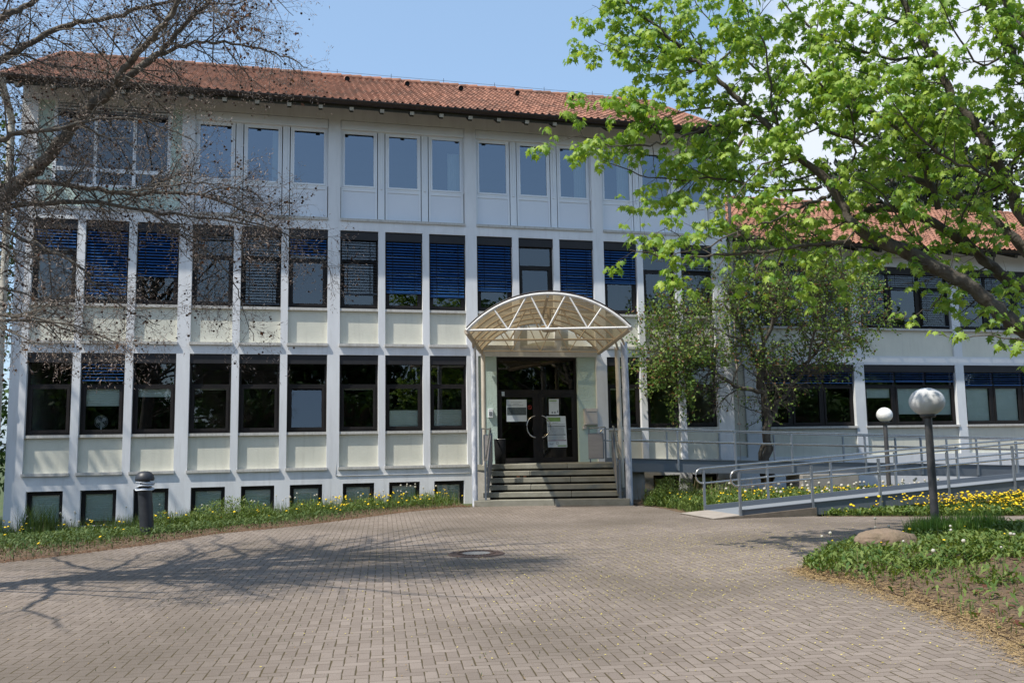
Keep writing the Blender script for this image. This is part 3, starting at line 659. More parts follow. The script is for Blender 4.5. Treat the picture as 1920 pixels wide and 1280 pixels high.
# soffit, gutter, rafter ends
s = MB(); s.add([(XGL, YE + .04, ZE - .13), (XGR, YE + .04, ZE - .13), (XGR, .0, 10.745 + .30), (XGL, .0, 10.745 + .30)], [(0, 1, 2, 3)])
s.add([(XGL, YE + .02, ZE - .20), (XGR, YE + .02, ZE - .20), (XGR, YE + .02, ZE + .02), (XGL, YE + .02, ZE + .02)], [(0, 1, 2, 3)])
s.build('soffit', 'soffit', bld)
s = MB(); x = XGL + .35
k = 0
while x < XGR - .2:
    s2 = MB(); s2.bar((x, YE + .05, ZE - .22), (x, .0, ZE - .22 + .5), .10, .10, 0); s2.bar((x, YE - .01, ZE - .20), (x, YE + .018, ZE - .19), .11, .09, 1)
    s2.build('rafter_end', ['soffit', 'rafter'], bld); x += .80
s = MB()
prof = [(math.cos(a), math.sin(a)) for a in np.linspace(PI, 2 * PI, 9)]
V = [(x, YE - .08 + .10 * c_, ZE - .02 + .10 * s_) for x in (XGL, XGR) for c_, s_ in prof]
s.add(V, [(i, i + 1, i + 10, i + 9) for i in range(8)], 0, True); s.tube([(XGL, YE - .165, ZE - .02), (XGR, YE - .165, ZE - .02)], .013, 6)
s.build('gutter', 'gutter', bld)
# wall top strip up to the soffit
MB().box((XL, .002, wall_top), (XR, T, wall_top + .32)).build('wall', 'white', bld)
# downpipes
def pipe(pts, r, name, m_, parent, clips=()):
    s = MB().tube(pts, r, 12)
    for z in clips:
        p = pts[-1]; s.tube([(p[0], p[1], z), (p[0], p[1], z + .05)], r * 1.25, 12)
    return s.build(name, m_, parent)
pipe([(XL - .20, -1.0, 10.5), (XL - .20, -.9, 10.3), (XL - .20, -.1, 9.8), (XL - .20, -.08, 9.6), (XL - .20, -.08, 1.5)], .085, 'downpipe', 'pipew', bld, (3, 5.5, 8))
pipe([(XL - .20, -.08, 1.5), (XL - .20, -.08, -.4)], .065, 'standpipe', 'pipe', bld, (.9,))
pipe([(13.05, -1.0, 10.5), (13.0, -.3, 10.1), (12.9, -.08, 9.7), (12.9, -.08, 0)], .055, 'downpipe', 'pipe2', bld, (2, 4, 6))
# thin conduit on the wall
MB().tube([(1.28, -.012, 1.2), (1.28, -.012, .83), (1.36, -.012, .80), (4.85, -.012, .80)], .010, 6).build('conduit', 'trussw', bld)

# ------------------------------------------------------------------ wing
WY = 2.0
wing = thing('building_wing', 'lower two-storey white wing with broad dark windows behind the ramp at the right', 'building', (22, WY, 0))
w = MB(); WX0, WX1 = 13.2, 35.0
open_ = [(14.83, 18.32), (18.70, 22.30), (22.64, 26.27), (26.62, 30.25), (30.6, 34.2)]
def wsolid(a, b, za, zb): w.box((a, WY, za), (b, WY + T, zb))
wsolid(WX0, WX1, -.6, 1.0); wsolid(WX0, WX1, 3.99, 4.28); wsolid(WX0, WX1, 7.35, 8.0)
for za, zb in ((1.0, 3.99), (4.28, 7.35)):
    wsolid(WX0, 13.55, za, zb); w.box((13.55, WY + .08, za), (14.3, WY + T, zb)); x = 14.3
    for a, b in open_: wsolid(x, a, za, zb); x = b
    wsolid(x, WX1, za, zb)
w.box((WX1 - .35, WY + T, -.6), (WX1, 13, 8.0)); w.box((WX0, 13, -.6), (WX1, 13.3, 8))
w.build('wall', 'white_wing', wing)
MB().box((13.56, WY + .06, 1.05), (14.29, WY + .079, 3.9)).build('spandrel_panel', 'green', wing)
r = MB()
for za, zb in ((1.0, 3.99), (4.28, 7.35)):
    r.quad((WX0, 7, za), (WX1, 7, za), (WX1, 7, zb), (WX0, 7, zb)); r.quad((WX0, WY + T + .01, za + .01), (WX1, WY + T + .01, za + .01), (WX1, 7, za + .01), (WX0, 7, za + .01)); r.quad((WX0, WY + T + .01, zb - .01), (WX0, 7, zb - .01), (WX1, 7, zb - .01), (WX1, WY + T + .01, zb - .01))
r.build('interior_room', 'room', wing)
def wing_window(xa, xb, z0, z1, cfg):
    y = WY + YW; s = MB(); ring(s, xa, xb, z0, z1, .06, y, y + .08)
    n = 3; d = (xb - xa) / n
    zt = z1 - .25 - .42
    s.box((xa + .06, y + .01, zt - .05), (xb - .06, y + .075, zt))
    for k in range(1, n): s.box((xa + d * k - .05, y + .004, z0 + .06), (xa + d * k + .05, y + .078, z1 - .06))
    for k in range(n): ring(s, xa + d * k + .06, xa + d * (k + 1) - .06, z0 + .06, zt - .053, .07, y - .012, y + .05)
    f = s.build('window', 'dframe', wing)
    for k in range(n):
        a, b = xa + d * k, xa + d * (k + 1)
        pane(a + .05, b - .05, zt - .01, z1 - .24, y + .03, f); pane(a + .13, b - .13, z0 + .13, zt - .12, y + .02, f)
        c = cfg[k] if cfg else None
        if c: hh = zt - z0 - .25; pleated(a + .13, b - .13, z0 + .13 + c[0] * hh, z0 + .13 + c[1] * hh, y + .07, f)
    MB().box((xa + .002, WY + .035, z1 - .245), (xb - .002, y + .06, z1 - .002)).build('shutter_box', 'dbox', f, bevel=.006)
    return f
for i, (a, b) in enumerate(open_):
    cf = [None, [(.72, 1), (.22, 1), (.2, 1)], [(0, 1), (0, 1), (0, 1)], None, None][i]
    f = wing_window(a, b, 1.96, 3.99, cf)
    hb = (.35, .30, .42, .3, .3)[i]; d = (b - a) / 3
    for k in range(3): slat_blind(a + d * k + .05, a + d * (k + 1) - .03, 3.745, 3.745 - hb, WY + YW - .055, f, 'blue', tilt=.25)
    f = wing_window(a, b, 5.23, 7.35, None)
    for k in range(3):
        hb = ((1.2, .5, 1.75), (1.75, .5, 1.75), (1.0, 1.0, 1.0), (1, 1, 1), (1, 1, 1))[i][k]
        slat_blind(a + d * k + .05, a + d * (k + 1) - .03, 7.105, 7.105 - hb, WY + YW - .055, f, 'bdark', tilt=.15)
    for za, zb in ((1.0, 1.89), (4.28, 5.16)): MB().box((a, WY + .075, za + (.0 if za > 2 else .0)), (b, WY + .3, zb)).build('spandrel_panel', 'green', wing)
    for z in (1.89, 5.16): MB().box((a - .03, WY - .03, z), (b + .03, WY + .3, z + .07)).build('window_sill', 'sill', wing)
# wall grilles below
for x in (24.0, 27.6):
    s = MB(); s.box((x, WY - .012, .36), (x + .62, WY - .002, .55), 1)
    for k in range(13): s.box((x + .02 + k * .046, WY - .022, .37), (x + .034 + k * .046, WY - .013, .54))
    s.build('vent_grille', ['sill', 'black'], wing)
rw = tiled(WX0 - .2, WX1 + .3, WY - .9, 7.86, 7.4, 11.05, 'roof', 'tiles2', wing)
s = MB(); s.add([(WX0 - .2, 7.4, 11.05), (WX1 + .3, 7.4, 11.05), (WX1 + .3, 13.8, 7.86), (WX0 - .2, 13.8, 7.86)], [(0, 1, 2, 3)]); s.build('rear_roof_slope', 'tiles2', wing)
s = MB()
for k in range(56):
    a = WX0 - .2 + k * .4; s.tube([(a, 7.4, 11.07), (a + .42, 7.4, 11.085)], [.10, .115], 10)
s.build('ridge_tile', 'tiles2', rw)
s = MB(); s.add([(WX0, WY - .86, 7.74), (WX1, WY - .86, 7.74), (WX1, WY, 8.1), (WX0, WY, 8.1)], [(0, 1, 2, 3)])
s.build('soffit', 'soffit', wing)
s = MB(); V = [(x, WY - .98 + .085 * c_, 7.84 + .085 * s_) for x in (WX0 - .2, WX1) for c_, s_ in prof]
s.add(V, [(i, i + 1, i + 10, i + 9) for i in range(8)], 0, True); s.build('gutter', 'gutter', wing)
x = WX0 + .4
while x < WX1:
    s2 = MB(); s2.bar((x, WY - .85, 7.68), (x, WY, 8.0), .10, .10, 0); s2.build('rafter_end', ['soffit'], wing); x += .9

# ------------------------------------------------------------------ steps
STL = np.array([4.45, -2.45, 0]); STR = np.array([8.05, -3.54, 0])
ex = (STR - STL); WST = np.linalg.norm(ex); ex /= WST; ey = np.array([-ex[1], ex[0], 0])     # along, and towards the door
base = np.array([0, 0, .0])
def SP_(u, v, z): return STL + ex * u + ey * v + np.array([0, 0, z])
steps = thing('stone_steps', 'six worn greenish stone steps with open joints rising to the glass entrance door', 'steps', tuple(SP_(WST / 2, 0, 0)))
zs0 = .04; rise = .1635
def slab(s, u0, u1, v0, v1, z0, z1):
    j = [random.uniform(-.006, .006) for _ in range(8)]
    P = [SP_(u0, v0 + j[0], z0), SP_(u1, v0 + j[1], z0), SP_(u1, v1, z0), SP_(u0, v1, z0), SP_(u0, v0 + j[0], z1 + j[2] * .5), SP_(u1, v0 + j[1], z1 + j[3] * .5), SP_(u1, v1, z1), SP_(u0, v1, z1)]
    s.add(P, [(0, 3, 2, 1), (4, 5, 6, 7), (0, 1, 5, 4), (1, 2, 6, 5), (2, 3, 7, 6), (3, 0, 4, 7)])
splits = [(.0, 1.55, 1.0), (0, 1), (0, .33, 1), (0, .62, 1), (0, .34, 1), (0, .60, 1)]
for k in range(6):
    u0 = 0 if k == 0 else .20; u1 = WST if k == 0 else WST - .12
    v0 = .32 * k; v1 = v0 + .36; zt = zs0 + rise * (k + 1); zb = zt - (rise + .1 if k == 0 else .118)
    fr = [[0, .52, 1], [0, .63, 1], [0, .34, 1], [0, .63, 1], [0, .33, 1], [0, .61, 1]][k]
    s = MB()
    for a, b in zip(fr[:-1], fr[1:]): slab(s, u0 + (u1 - u0) * a + .004, u0 + (u1 - u0) * b - .004, v0, v1 if k < 5 else v0 + .5, zb, zt)
    s.build('step', 'step', steps, bevel=.012)
s = MB(); slab(s, .35, WST - .25, .25, 1.6, -.2, .17); slab(s, .35, WST - .25, .58, 1.7, .17, .34); slab(s, .35, WST - .25, .9, 1.8, .34, .5); slab(s, .35, WST - .25, 1.22, 1.9, .5, .66); slab(s, .35, WST - .25, 1.54, 2.1, .66, .82)
s.build('step_core', 'black', steps)
# landing reaching the door
s = MB(); zt = zs0 + rise * 6
P0 = SP_(.2, 2.08, 0); P1 = SP_(WST - .12, 2.08, 0)
poly = [P0[:2], P1[:2], (9.35, -1.7), (9.35, .05), (4.95, .05)]
n = len(poly); s.add([(p[0], p[1], zt - .15) for p in poly] + [(p[0], p[1], zt) for p in poly], [tuple(range(n))[::-1], tuple(range(n, 2 * n))] + [(i, (i + 1) % n, n + (i + 1) % n, n + i) for i in range(n)])
s.build('landing', 'step', steps)
s = MB(); s.add([(p[0] * .96 + .28, min(p[1] * .9, .0) - .05, -.2) for p in poly] + [(p[0] * .96 + .28, min(p[1] * .9, 0) - .05, zt - .152) for p in poly], [(i, (i + 1) % n, n + (i + 1) % n, n + i) for i in range(n)]); s.build('landing_base', 'concrete', steps)
for u in (1.0, 1.17):
    s = MB(); p = SP_(u, .32 * 4 + .03, zs0 + rise * 4 + .001)
    s.box((p[0], p[1], p[2]), (p[0] + .075, p[1] + .08, p[2] + .042))
    tag(s.build('brick_piece', 'brick'), 'small orange brick piece wedged under the fifth step, %s of the two' % ('left' if u < 1.1 else 'right'), 'brick')

# stair railings with perforated sheet panels
def stair_railing(label, u, mirror, loc):
    t_ = thing('stair_railing', label, 'railing', loc, 'railings beside the entrance steps')
    A = SP_(u, .10, .0); Bp = SP_(u, 1.85, 0)
    za, zb = zs0 + rise + .92, zs0 + rise * 6 + .95
    MB().tube([A + (0, 0, za - .42), A + (0, 0, za), Bp + (0, 0, zb), Bp + ey * .28 + (0, 0, zb)][1:], .021, 10).build('handrail', 'inox', t_)
    for Q, z0, z1 in ((A, .15, za), (SP_(u, .16, 0), .2, za - .10), (Bp, zs0 + rise * 6, zb - .0)):
        MB().bar(Q + (0, 0, z0), Q + (0, 0, z1), .04, .04).build('post', 'steelflat', t_)
    s = MB(); o = ex * (.05 if not mirror else -.05); A2 = SP_(u, .18, 0) + o; B2 = SP_(u, 1.82, 0) + o
    zz = [zs0 + rise + .12, zs0 + rise * 6 + .1, zb - .14, za - .14]
    for d in (0, .012):
        dd = ex * d; s.add([A2 + dd + (0, 0, zz[0]), B2 + dd + (0, 0, zz[1]), B2 + dd + (0, 0, zz[2]), A2 + dd + (0, 0, zz[3])], [(0, 1, 2, 3)])
    for a, b in (((A2, zz[0]), (B2, zz[1])), ((B2, zz[1]), (B2, zz[2])), ((B2, zz[2]), (A2, zz[3])), ((A2, zz[3]), (A2, zz[0]))):
        s.bar(a[0] + (0, 0, a[1]), b[0] + (0, 0, b[1]), .03, .03, 1)
    s.build('panel', ['mesh', 'steelflat'], t_)
    return t_
rl = stair_railing('metal stair railing with grey sheet panel left of the steps, beside the waste bin', .28, False, tuple(SP_(.28, .1, 0)))
rr_ = stair_railing('metal stair railing with grey sheet panel right of the steps, in front of the ramp', WST - .22, True, tuple(SP_(WST - .22, .1, 0)))
def landing_guard(label, P, Q, loc):
    t_ = thing('landing_guard', label, 'railing', loc, 'short guards on the landing'); P = np.array(P); Q = np.array(Q)
    z = zt; d = (Q - P) / np.linalg.norm(Q - P)
    MB().tube([P + (0, 0, z + .92), Q + (0, 0, z + .95)], .018, 10).build('handrail', 'inox', t_)
    MB().bar(Q + (0, 0, z), Q + (0, 0, z + .95), .04, .04).build('post', 'steelflat', t_)
    MB().bar(P + (0, 0, z + .78), P + (0, 0, z + .92), .02, .02).build('post', 'steelflat', t_)
    s = MB(); a = P + d * -.03; b = Q - d * .06
    s.bar(a + (0, 0, z + .44), b + (0, 0, z + .44), .012, .66); s.bar(a + (0, 0, z + .78), b + (0, 0, z + .78), .02, .02, 1); s.bar(a + (0, 0, z + .10), b + (0, 0, z + .10), .02, .02, 1); s.bar(b + (0, 0, z + .1), b + (0, 0, z + .78), .03, .03, 1)
    s.bar(a + d * .05 + (0, 0, z), a + d * .05 + (0, 0, z + .1), .03, .03, 1)
    s.build('panel', ['mesh', 'steelflat'], t_)
landing_guard('short guard with grey sheet panel standing on the landing under the letterbox', (8.02, -.75, 0), (8.45, -.85, 0), (8.2, -.8, zt))
landing_guard('narrow guard with grey sheet panel between the left stair railing and the bin', (5.28, -.78, 0), (5.03, -.74, 0), (5.15, -.76, zt))

# black bin by the door
bin_ = thing('waste_bin', 'round black waste bin with a metal rim beside the left door leaf', 'bin', (5.62, -.35, zt))
MB().lathe((5.62, -.35, zt), [(0, .0), (.14, 0), (.15, .3), (.16, .66), (.155, .67), (.145, .66), (.145, .5), (0, .48)], 24).build('body', 'black', bin_)
MB().tube([(5.62 + .158 * math.cos(a), -.35 + .158 * math.sin(a), zt + .668) for a in np.linspace(0, 2 * PI, 25)], .007, 6, caps=False).build('rim', 'inox', bin_)

# letterbox, small boxes
lb = thing('letterbox', 'beige metal letterbox mounted on the pale green wall right of the door', 'letterbox', (8.30, .0, 2.0))
MB().box((8.16, -.06, 2.05), (8.53, .098, 2.51)).build('body', 'box', lb, bevel=.008)
MB().box((8.20, -.074, 2.08), (8.52, -.0605, 2.45)).build('front_door', 'box', lb, bevel=.004)
MB().box((8.23, -.082, 2.41), (8.50, -.0745, 2.425)).build('slot', 'ink', lb)
MB().box((8.13, .02, 1.94), (8.23, .098, 2.03)).build('sensor', 'box', lb)
ip = thing('intercom', 'small white intercom box on the green wall left of the door', 'intercom', (5.46, .09, 2.3))
MB().box((5.40, .04, 2.28), (5.53, .098, 2.52)).build('body', 'pvc', ip, bevel=.006); MB().box((5.42, .032, 2.34), (5.50, .0395, 2.44)).build('speaker', 'ink', ip)

# notices on the glass
def notice(label, a, b, za, zb, marks, sk=0):
    t_ = thing('notice', label, 'notice', ((a + b) / 2, .2, za)); y = .19
    MB().add([(a + sk, y, za), (b + sk, y, za), (b, y, zb), (a, y, zb), (a + sk, y + .004, za), (b + sk, y + .004, za), (b, y + .004, zb), (a, y + .004, zb)], [(0, 1, 2, 3), (7, 6, 5, 4), (0, 4, 5, 1), (3, 2, 6, 7), (0, 3, 7, 4), (1, 5, 6, 2)]).build('sheet', 'paper', t_)
    for nm, mm, lst in marks:
        s = MB()
        for (x0, x1, z0, z1) in lst:
            X_ = lambda f, zf: a + sk * (1 - zf) + (b - a) * f
            Z_ = lambda f: za + (zb - za) * f
            s.add([(X_(x0, z0), y - .002, Z_(z0)), (X_(x1, z0), y - .002, Z_(z0)), (X_(x1, z1), y - .002, Z_(z1)), (X_(x0, z1), y - .002, Z_(z1))], [(0, 1, 2, 3)])
        s.build(nm, mm, t_)
def textlines(x0, x1, z0, z1, n, rag=.1):
    out_ = []
    for k in range(n):
        zc = z1 - (z1 - z0) * (k + .5) / n; hh = (z1 - z0) / n * .22; x = x0
        xe = x1 - random.uniform(0, rag)
        while x < xe - .02:
            l_ = random.uniform(.03, .09); out_.append((x, min(x + l_, xe), zc - hh, zc + hh)); x += l_ + .012
    return out_
notice('square white notice with a dark aerial picture on the left door leaf', 5.95, 6.53, 2.17, 2.78,
       [('printed_text', 'ink', textlines(.22, .78, .85, .89, 1) + textlines(.34, .66, .77, .81, 1) + textlines(.05, .95, .72, .76, 1)), ('picture', 'photo', [(.02, .98, .29, .64)])])
notice('small white notice with a green heading high on the right door leaf', 7.18, 7.47, 2.35, 2.79,
       [('heading', 'lime', [(.05, .8, .86, .93)]), ('printed_text', 'ink', textlines(.15, .85, .76, .80, 1)), ('icons', 'ink', [(.25, .38, .08, .2), (.52, .66, .08, .2), (.82, .92, .14, .28)])])
notice('large white information sheet with a green heading on the right door leaf', 7.10, 7.66, 1.44, 2.31,
       [('heading', 'lime', [(.02, .72, .83, .96)]), ('footer', 'lime', [(.5, .97, .03, .065)]), ('printed_text', 'ink', textlines(.3, .7, .77, .80, 1) + textlines(.05, .95, .72, .75, 1) + [(.05, .95, .655, .69)] + textlines(.06, .94, .43, .64, 9) + [(.04, .95, .385, .42)] + textlines(.05, .93, .25, .37, 4)),
        ('purple_line', 'purple', [(.03, .97, .205, .232)]), ('icons', 'ink', [(.10, .27, .09, .105), (.10, .115, .09, .15), (.255, .27, .09, .15), (.43, .55, .10, .115), (.43, .55, .155, .17), (.43, .445, .1, .17), (.535, .55, .1, .17)])], sk=.03)
notice('tiny pale sticker in the upper corner of the left door leaf', 5.82, 5.90, 2.90 - .02, 2.98 + .02, [])
s = MB().tube([(6.62 + .05 * math.cos(a), .195, 2.56 + .05 * math.sin(a)) for a in np.linspace(0, 2 * PI, 21)], .008, 5, caps=False); s.bar((6.585, .195, 2.595), (6.655, .195, 2.525), .008, .01)
tag(s.build('prohibition_sticker', 'red'), 'faint red ring-shaped prohibition sticker on the left door leaf', 'sticker')

# ------------------------------------------------------------------ canopy
CZ = 4.10
FLc, FRc = np.array([3.92, -4.40, CZ]), np.array([7.47, -5.36, CZ])
BLc, BRc = np.array([5.20, -.03, CZ]), np.array([8.62, -.03, CZ])
def arcpt(t_, s_):
    """t along the depth 0 front..1 wall, s across 0..1"""
    A = FLc * (1 - t_) + BLc * t_; B = FRc * (1 - t_) + BRc * t_; Wd = np.linalg.norm(B - A); rise_ = .80
    R_ = (Wd * Wd / 4 + rise_ ** 2) / (2 * rise_); half = math.asin(Wd / 2 / R_); a = (2 * s_ - 1) * half
    return (A + B) / 2 + (B - A) / Wd * R_ * math.sin(a) + np.array([0, 0, R_ * math.cos(a) - R_ + rise_])
can = thing('entrance_canopy', 'arched canopy of smoky sheets on white truss arches over the entrance steps', 'canopy', (6, -2.6, 0))
NS, NTt = 28, 6
s = MB()
V = [arcpt(i / NTt, j / NS) + (0, 0, .035) for i in range(NTt + 1) for j in range(NS + 1)]; V2 = [v + np.array([0, 0, .012]) for v in V]
s.add(V + V2, [(i * (NS + 1) + j, i * (NS + 1) + j + 1, (i + 1) * (NS + 1) + j + 1, (i + 1) * (NS + 1) + j) for i in range(NTt) for j in range(NS)], 0, True)
s.build('roof_sheet', 'smoky', can)
for k, t_ in enumerate((0, .2, .42, .6, .8, .985)):
    pts = [arcpt(t_, j / 24) for j in range(25)]
    MB().tube(pts, .038 if k == 0 else .026, 8).build('arch_rib', 'trussw' if k == 0 else 'trussb', can)
    if k == 0: MB().tube([p + np.array([0, 0, .055]) - ey * .02 for p in pts], .016, 6).build('edge_trim', 'gutter', can)
for k, t_ in enumerate((0, .42, .985)):
    mm = 'trussw' if k == 0 else 'trussb'
    A, B = arcpt(t_, 0), arcpt(t_, 1); lo = lambda f: A * (1 - f) + B * f
    MB().tube([lo(.01), lo(.99)], .026 if k < 2 else .016, 8).build('tie_bar', mm, can)
    pairs = [(.255, .19), (.255, .385), (.495, .405), (.495, .60), (.74, .615), (.74, .81)]
    for f, g in pairs:
        top = arcpt(t_, g); s = MB().tube([lo(f), top], .02 if k < 2 else .013, 7); s.build('truss_brace', mm, can)
MB().tube([arcpt(0, .5) - (0, 0, .06), arcpt(.98, .5) - (0, 0, .06)], .035, 8).build('ridge_beam', 'trussb', can)
for sd in (0, 1):
    MB().tube([arcpt(0, sd) + (0, 0, -.03), arcpt(.99, sd) + (0, 0, -.03)], .055, 10).build('gutter', 'trussb', can)
pl = arcpt(.42, .53); MB().tube([pl - (0, 0, .02), pl - (0, 0, .42)], .05, 10).build('lamp_stem', 'trussb', can)
MB().lathe(pl - (0, 0, .60), [(.0, 0), (.17, .01), (.22, .08), (.21, .14), (.08, .19), (0, .19)], 20).build('ceiling_lamp', 'trussb', can)
PFL, PFR = np.array([4.50, -2.35, 0]), np.array([8.12, -3.35, 0])
PBL, PBR = np.array([5.16, -.45, 0]), np.array([8.30, -2.40, 0])
for nm, P, r_, m_, z0, z1, lean in (('post', PFL, .07, 'pipe', -.1, 3.98, 0), ('post', PFR, .085, 'pipe', -.1, 4.0, -.03), ('post', PBL, .06, 'post', zt - .02, 3.96, 0), ('post', PBR, .065, 'post', zt - .6, 3.98, -.03)):
    MB().tube([P + (0, 0, z0), P + (lean, 0, z1)], r_, 14).build(nm, m_, can)
for P, t_, sd in ((PFL, .38, 0), (PFR, .30, 1), (PBL, .85, 0), (PBR, .45, 1)):
    q = arcpt(t_, sd); MB().tube([P + (0, 0, 3.9), q * .5 + (P + (0, 0, 4.0)) * .5, q + (0, 0, -.02)], .03, 8).build('bracket', 'trussb', can)

# ------------------------------------------------------------------ ramps
def loop_rail(P, d, R_, length):
    return None
def ramp(label, near, far, name='wheelchair_ramp', posts_n=(), posts_f=(), beamh=.24, toe=True, rails=True, loops=(True, True), deckmat='deck', loc=(0, 0, 0)):
    """near / far : lists of (x, y, zdeck) along both edges"""
    t_ = thing(name, label, 'ramp', loc, 'wheelchair ramp runs'); near = [np.array(p, float) for p in near]; far = [np.array(p, float) for p in far]
    s = MB()
    for k in range(len(near) - 1):
        a, b, c, d = near[k], near[k + 1], far[k + 1], far[k]; h = np.array([0, 0, .04])
        s.add([a - h, b - h, c - h, d - h, a, b, c, d], [(3, 2, 1, 0), (4, 5, 6, 7), (0, 1, 5, 4), (2, 3, 7, 6), (1, 2, 6, 5), (3, 0, 4, 7)])
    s.build('deck', deckmat, t_)
    for edge, sg in ((near, -1), (far, 1)):
        s = MB()
        for k in range(len(edge) - 1):
            a, b = edge[k] + (0, sg * .015, .10 - beamh / 2), edge[k + 1] + (0, sg * .015, .10 - beamh / 2); s.bar(a, b, .025, beamh)
            s.bar(edge[k] + (0, sg * .03, .10), edge[k + 1] + (0, sg * .03, .10), .05, .012)
        s.build('side_beam', 'steelflat', t_)
    def along(edge, x):
        for k in range(len(edge) - 1):
            if edge[k][0] <= x <= edge[k + 1][0]:
                f = (x - edge[k][0]) / (edge[k + 1][0] - edge[k][0]); return edge[k] * (1 - f) + edge[k + 1] * f
        return edge[-1]
    for edge, sg, pp, lp in ((near, -1, posts_n, loops[0]), (far, 1, posts_f, loops[1])):
        off = np.array([0, sg * .05, 0]); up = [e + off + (0, 0, .90) for e in edge]; lw_ = [e + off + (0, 0, .58) for e in edge]
        if lp:   # rounded end joining both rails
            c = (up[0] + lw_[0]) / 2; r_ = .16
            arc = [c + np.array([-.02 - r_ * math.sin(a), 0, r_ * math.cos(a)]) for a in np.linspace(0, PI, 12)]
            MB().tube(up[::-1] + arc + lw_, .021, 10).build('handrail', 'inox', t_)
        else:
            MB().tube(up, .021, 10).build('handrail', 'inox', t_); MB().tube(lw_, .021, 10).build('handrail', 'inox', t_)
        for x in pp:
            q = along(edge, x) + off; MB().bar(q - (0, 0, .20), q + (0, 0, .86), .045, .045).build('post', 'steel', t_)
    return t_
zr2 = lambda x: .06 + .062 * (x - 8.9) if x < 17 else .06 + .062 * 8.1
near2 = [(x, -7.40, zr2(x)) for x in (8.85, 10.5, 12.1, 13.8, 15.5, 17.2, 19, 21, 23.5)]; far2 = [(x, -5.92, zr2(x)) for x in (8.85, 10.5, 12.1, 13.8, 15.5, 17.2, 19, 21, 23.5)]
ramp('lower steel ramp run rising from the paving behind the lamp post, nearest the camera', near2, far2, posts_n=(8.86, 10.5, 12.1, 13.8, 15.5, 17.3, 19.2, 21.2), posts_f=(8.86, 10.4, 12.0, 13.7, 15.4, 17.1, 19.0), beamh=.26, loc=(15, -6.6, 0))
rp = thing('ramp_plinth', 'low stained concrete plinth sloping up where the lower ramp meets the paving', 'plinth', (9.6, -6.7, 0))
s = MB(); P_ = [(8.25, -7.5, -.1), (10.55, -7.5, -.1), (10.55, -5.85, -.1), (8.25, -5.85, -.1), (8.25, -7.5, .012), (10.55, -7.5, .16), (10.55, -5.85, .16), (8.25, -5.85, .012)]
s.add(P_, [(0, 3, 2, 1), (4, 5, 6, 7), (0, 1, 5, 4), (1, 2, 6, 5), (2, 3, 7, 6), (3, 0, 4, 7)]); s.build('block', 'plinth', rp)
s = MB(); s.add([(8.25, -7.45, .018), (8.9, -7.45, .062), (8.9, -5.9, .062), (8.25, -5.9, .018)], [(0, 1, 2, 3)]); s.build('apron', 'apron', rp)
zr1 = lambda x: 1.0 - .0365 * (x - 9.3)
xs1 = (8.65, 10.9, 12.5, 14.2, 16, 17.8, 19.6, 21.4, 23.5)
near1 = [(x, -1.70, zr1(x)) for x in xs1]; far1 = [(x, -.40, zr1(x)) for x in xs1]
ramp('upper steel ramp run leading along the facade from the landing to the right', near1, far1, posts_n=(10.16, 11.85, 13.57, 15.88, 17.72, 19.61, 21.4), posts_f=(10.47, 12.1, 13.85, 16.14, 17.94, 19.76, 21.7), beamh=.34, loc=(15, -1, 0))
tp = thing('ramp_platform', 'grey steel turning platform joining both ramp runs at the far right', 'platform', (24.4, -3.9, 0))
MB().box((23.5, -7.4, .42), (25.3, -.4, .47)).build('deck', 'deck', tp)
MB().box((25.3, -7.4, .25), (25.33, -.4, .55)).build('side_beam', 'steelflat', tp)
for z in (.58, .9): MB().tube([(25.3, -7.4, .47 + z), (25.3, -.4, .47 + z)], .021, 10).build('handrail', 'inox', tp)
for y in (-7.3, -5.3, -3.3, -1.3): MB().bar((25.3, y, .2), (25.3, y, 1.35), .045, .045).build('post', 'steel', tp)
for x, y in ((23.6, -7.3), (25.2, -7.3), (23.6, -.5), (25.2, -.5)): MB().bar((x, y, -.1), (x, y, .42), .08, .08).build('leg', 'steelflat', tp)
tag(MB().box((13.78, -1.85, -.1), (15.56, -1.0, .58)).build('concrete_block', 'concrete', bevel=.02), 'weathered pale concrete block under the upper ramp run behind the dandelions', 'block')

# ------------------------------------------------------------------ lamps, bollard, manhole, stone
def globe_lamp(loc, h, R_, rp_, lean, gm, label, flat=.86):
    t_ = thing('globe_lamp', label, 'lamp post', loc)
    loc = np.array(loc, float); top = loc + (lean, 0, h)
    MB().tube([loc - (0, 0, .15), loc + (lean * .5, 0, h * .5), top], [rp_ * 1.05, rp_, rp_ * .92], 18).build('pole', 'lamppost', t_)
    MB().lathe(top, [(0, -.02), (rp_ * 1.6, -.02), (rp_ * 1.9, .0), (rp_ * 1.9, .035), (0, .04)], 20).build('collar', 'lamppost', t_)
    pr = []
    for a in np.linspace(.42, PI, 22): pr.append((R_ * math.sin(a), -R_ * flat * math.cos(a) + R_ * flat * math.cos(.42) + .03))
    pr[-1] = (0.0005, pr[-1][1])
    MB().lathe(top, pr, 40).build('globe', gm, t_)
globe_lamp((10.22, -11.36, .02), 1.87, .275, .064, 0.0, 'globe2', 'large grey globe lamp on a thick dark post beside the stone in the foreground bed', .83)
globe_lamp((14.75, -4.2, 0), 1.93, .197, .055, 0, 'globe', 'smaller white globe lamp between the two ramp runs', .95)
bo = thing('bollard_lamp', 'black domed bollard lamp with bent white louvres in the weeds before the facade', 'bollard', (-2.45, -5.95, -.05))
Lb = np.array([-2.45, -5.95, -.06]); lean = np.array([-.07, 0, 0])
MB().tube([Lb, Lb + lean * .5 + (0, 0, .45), Lb + lean + (0, 0, .90)], .125, 24).build('post', 'bollard', bo)
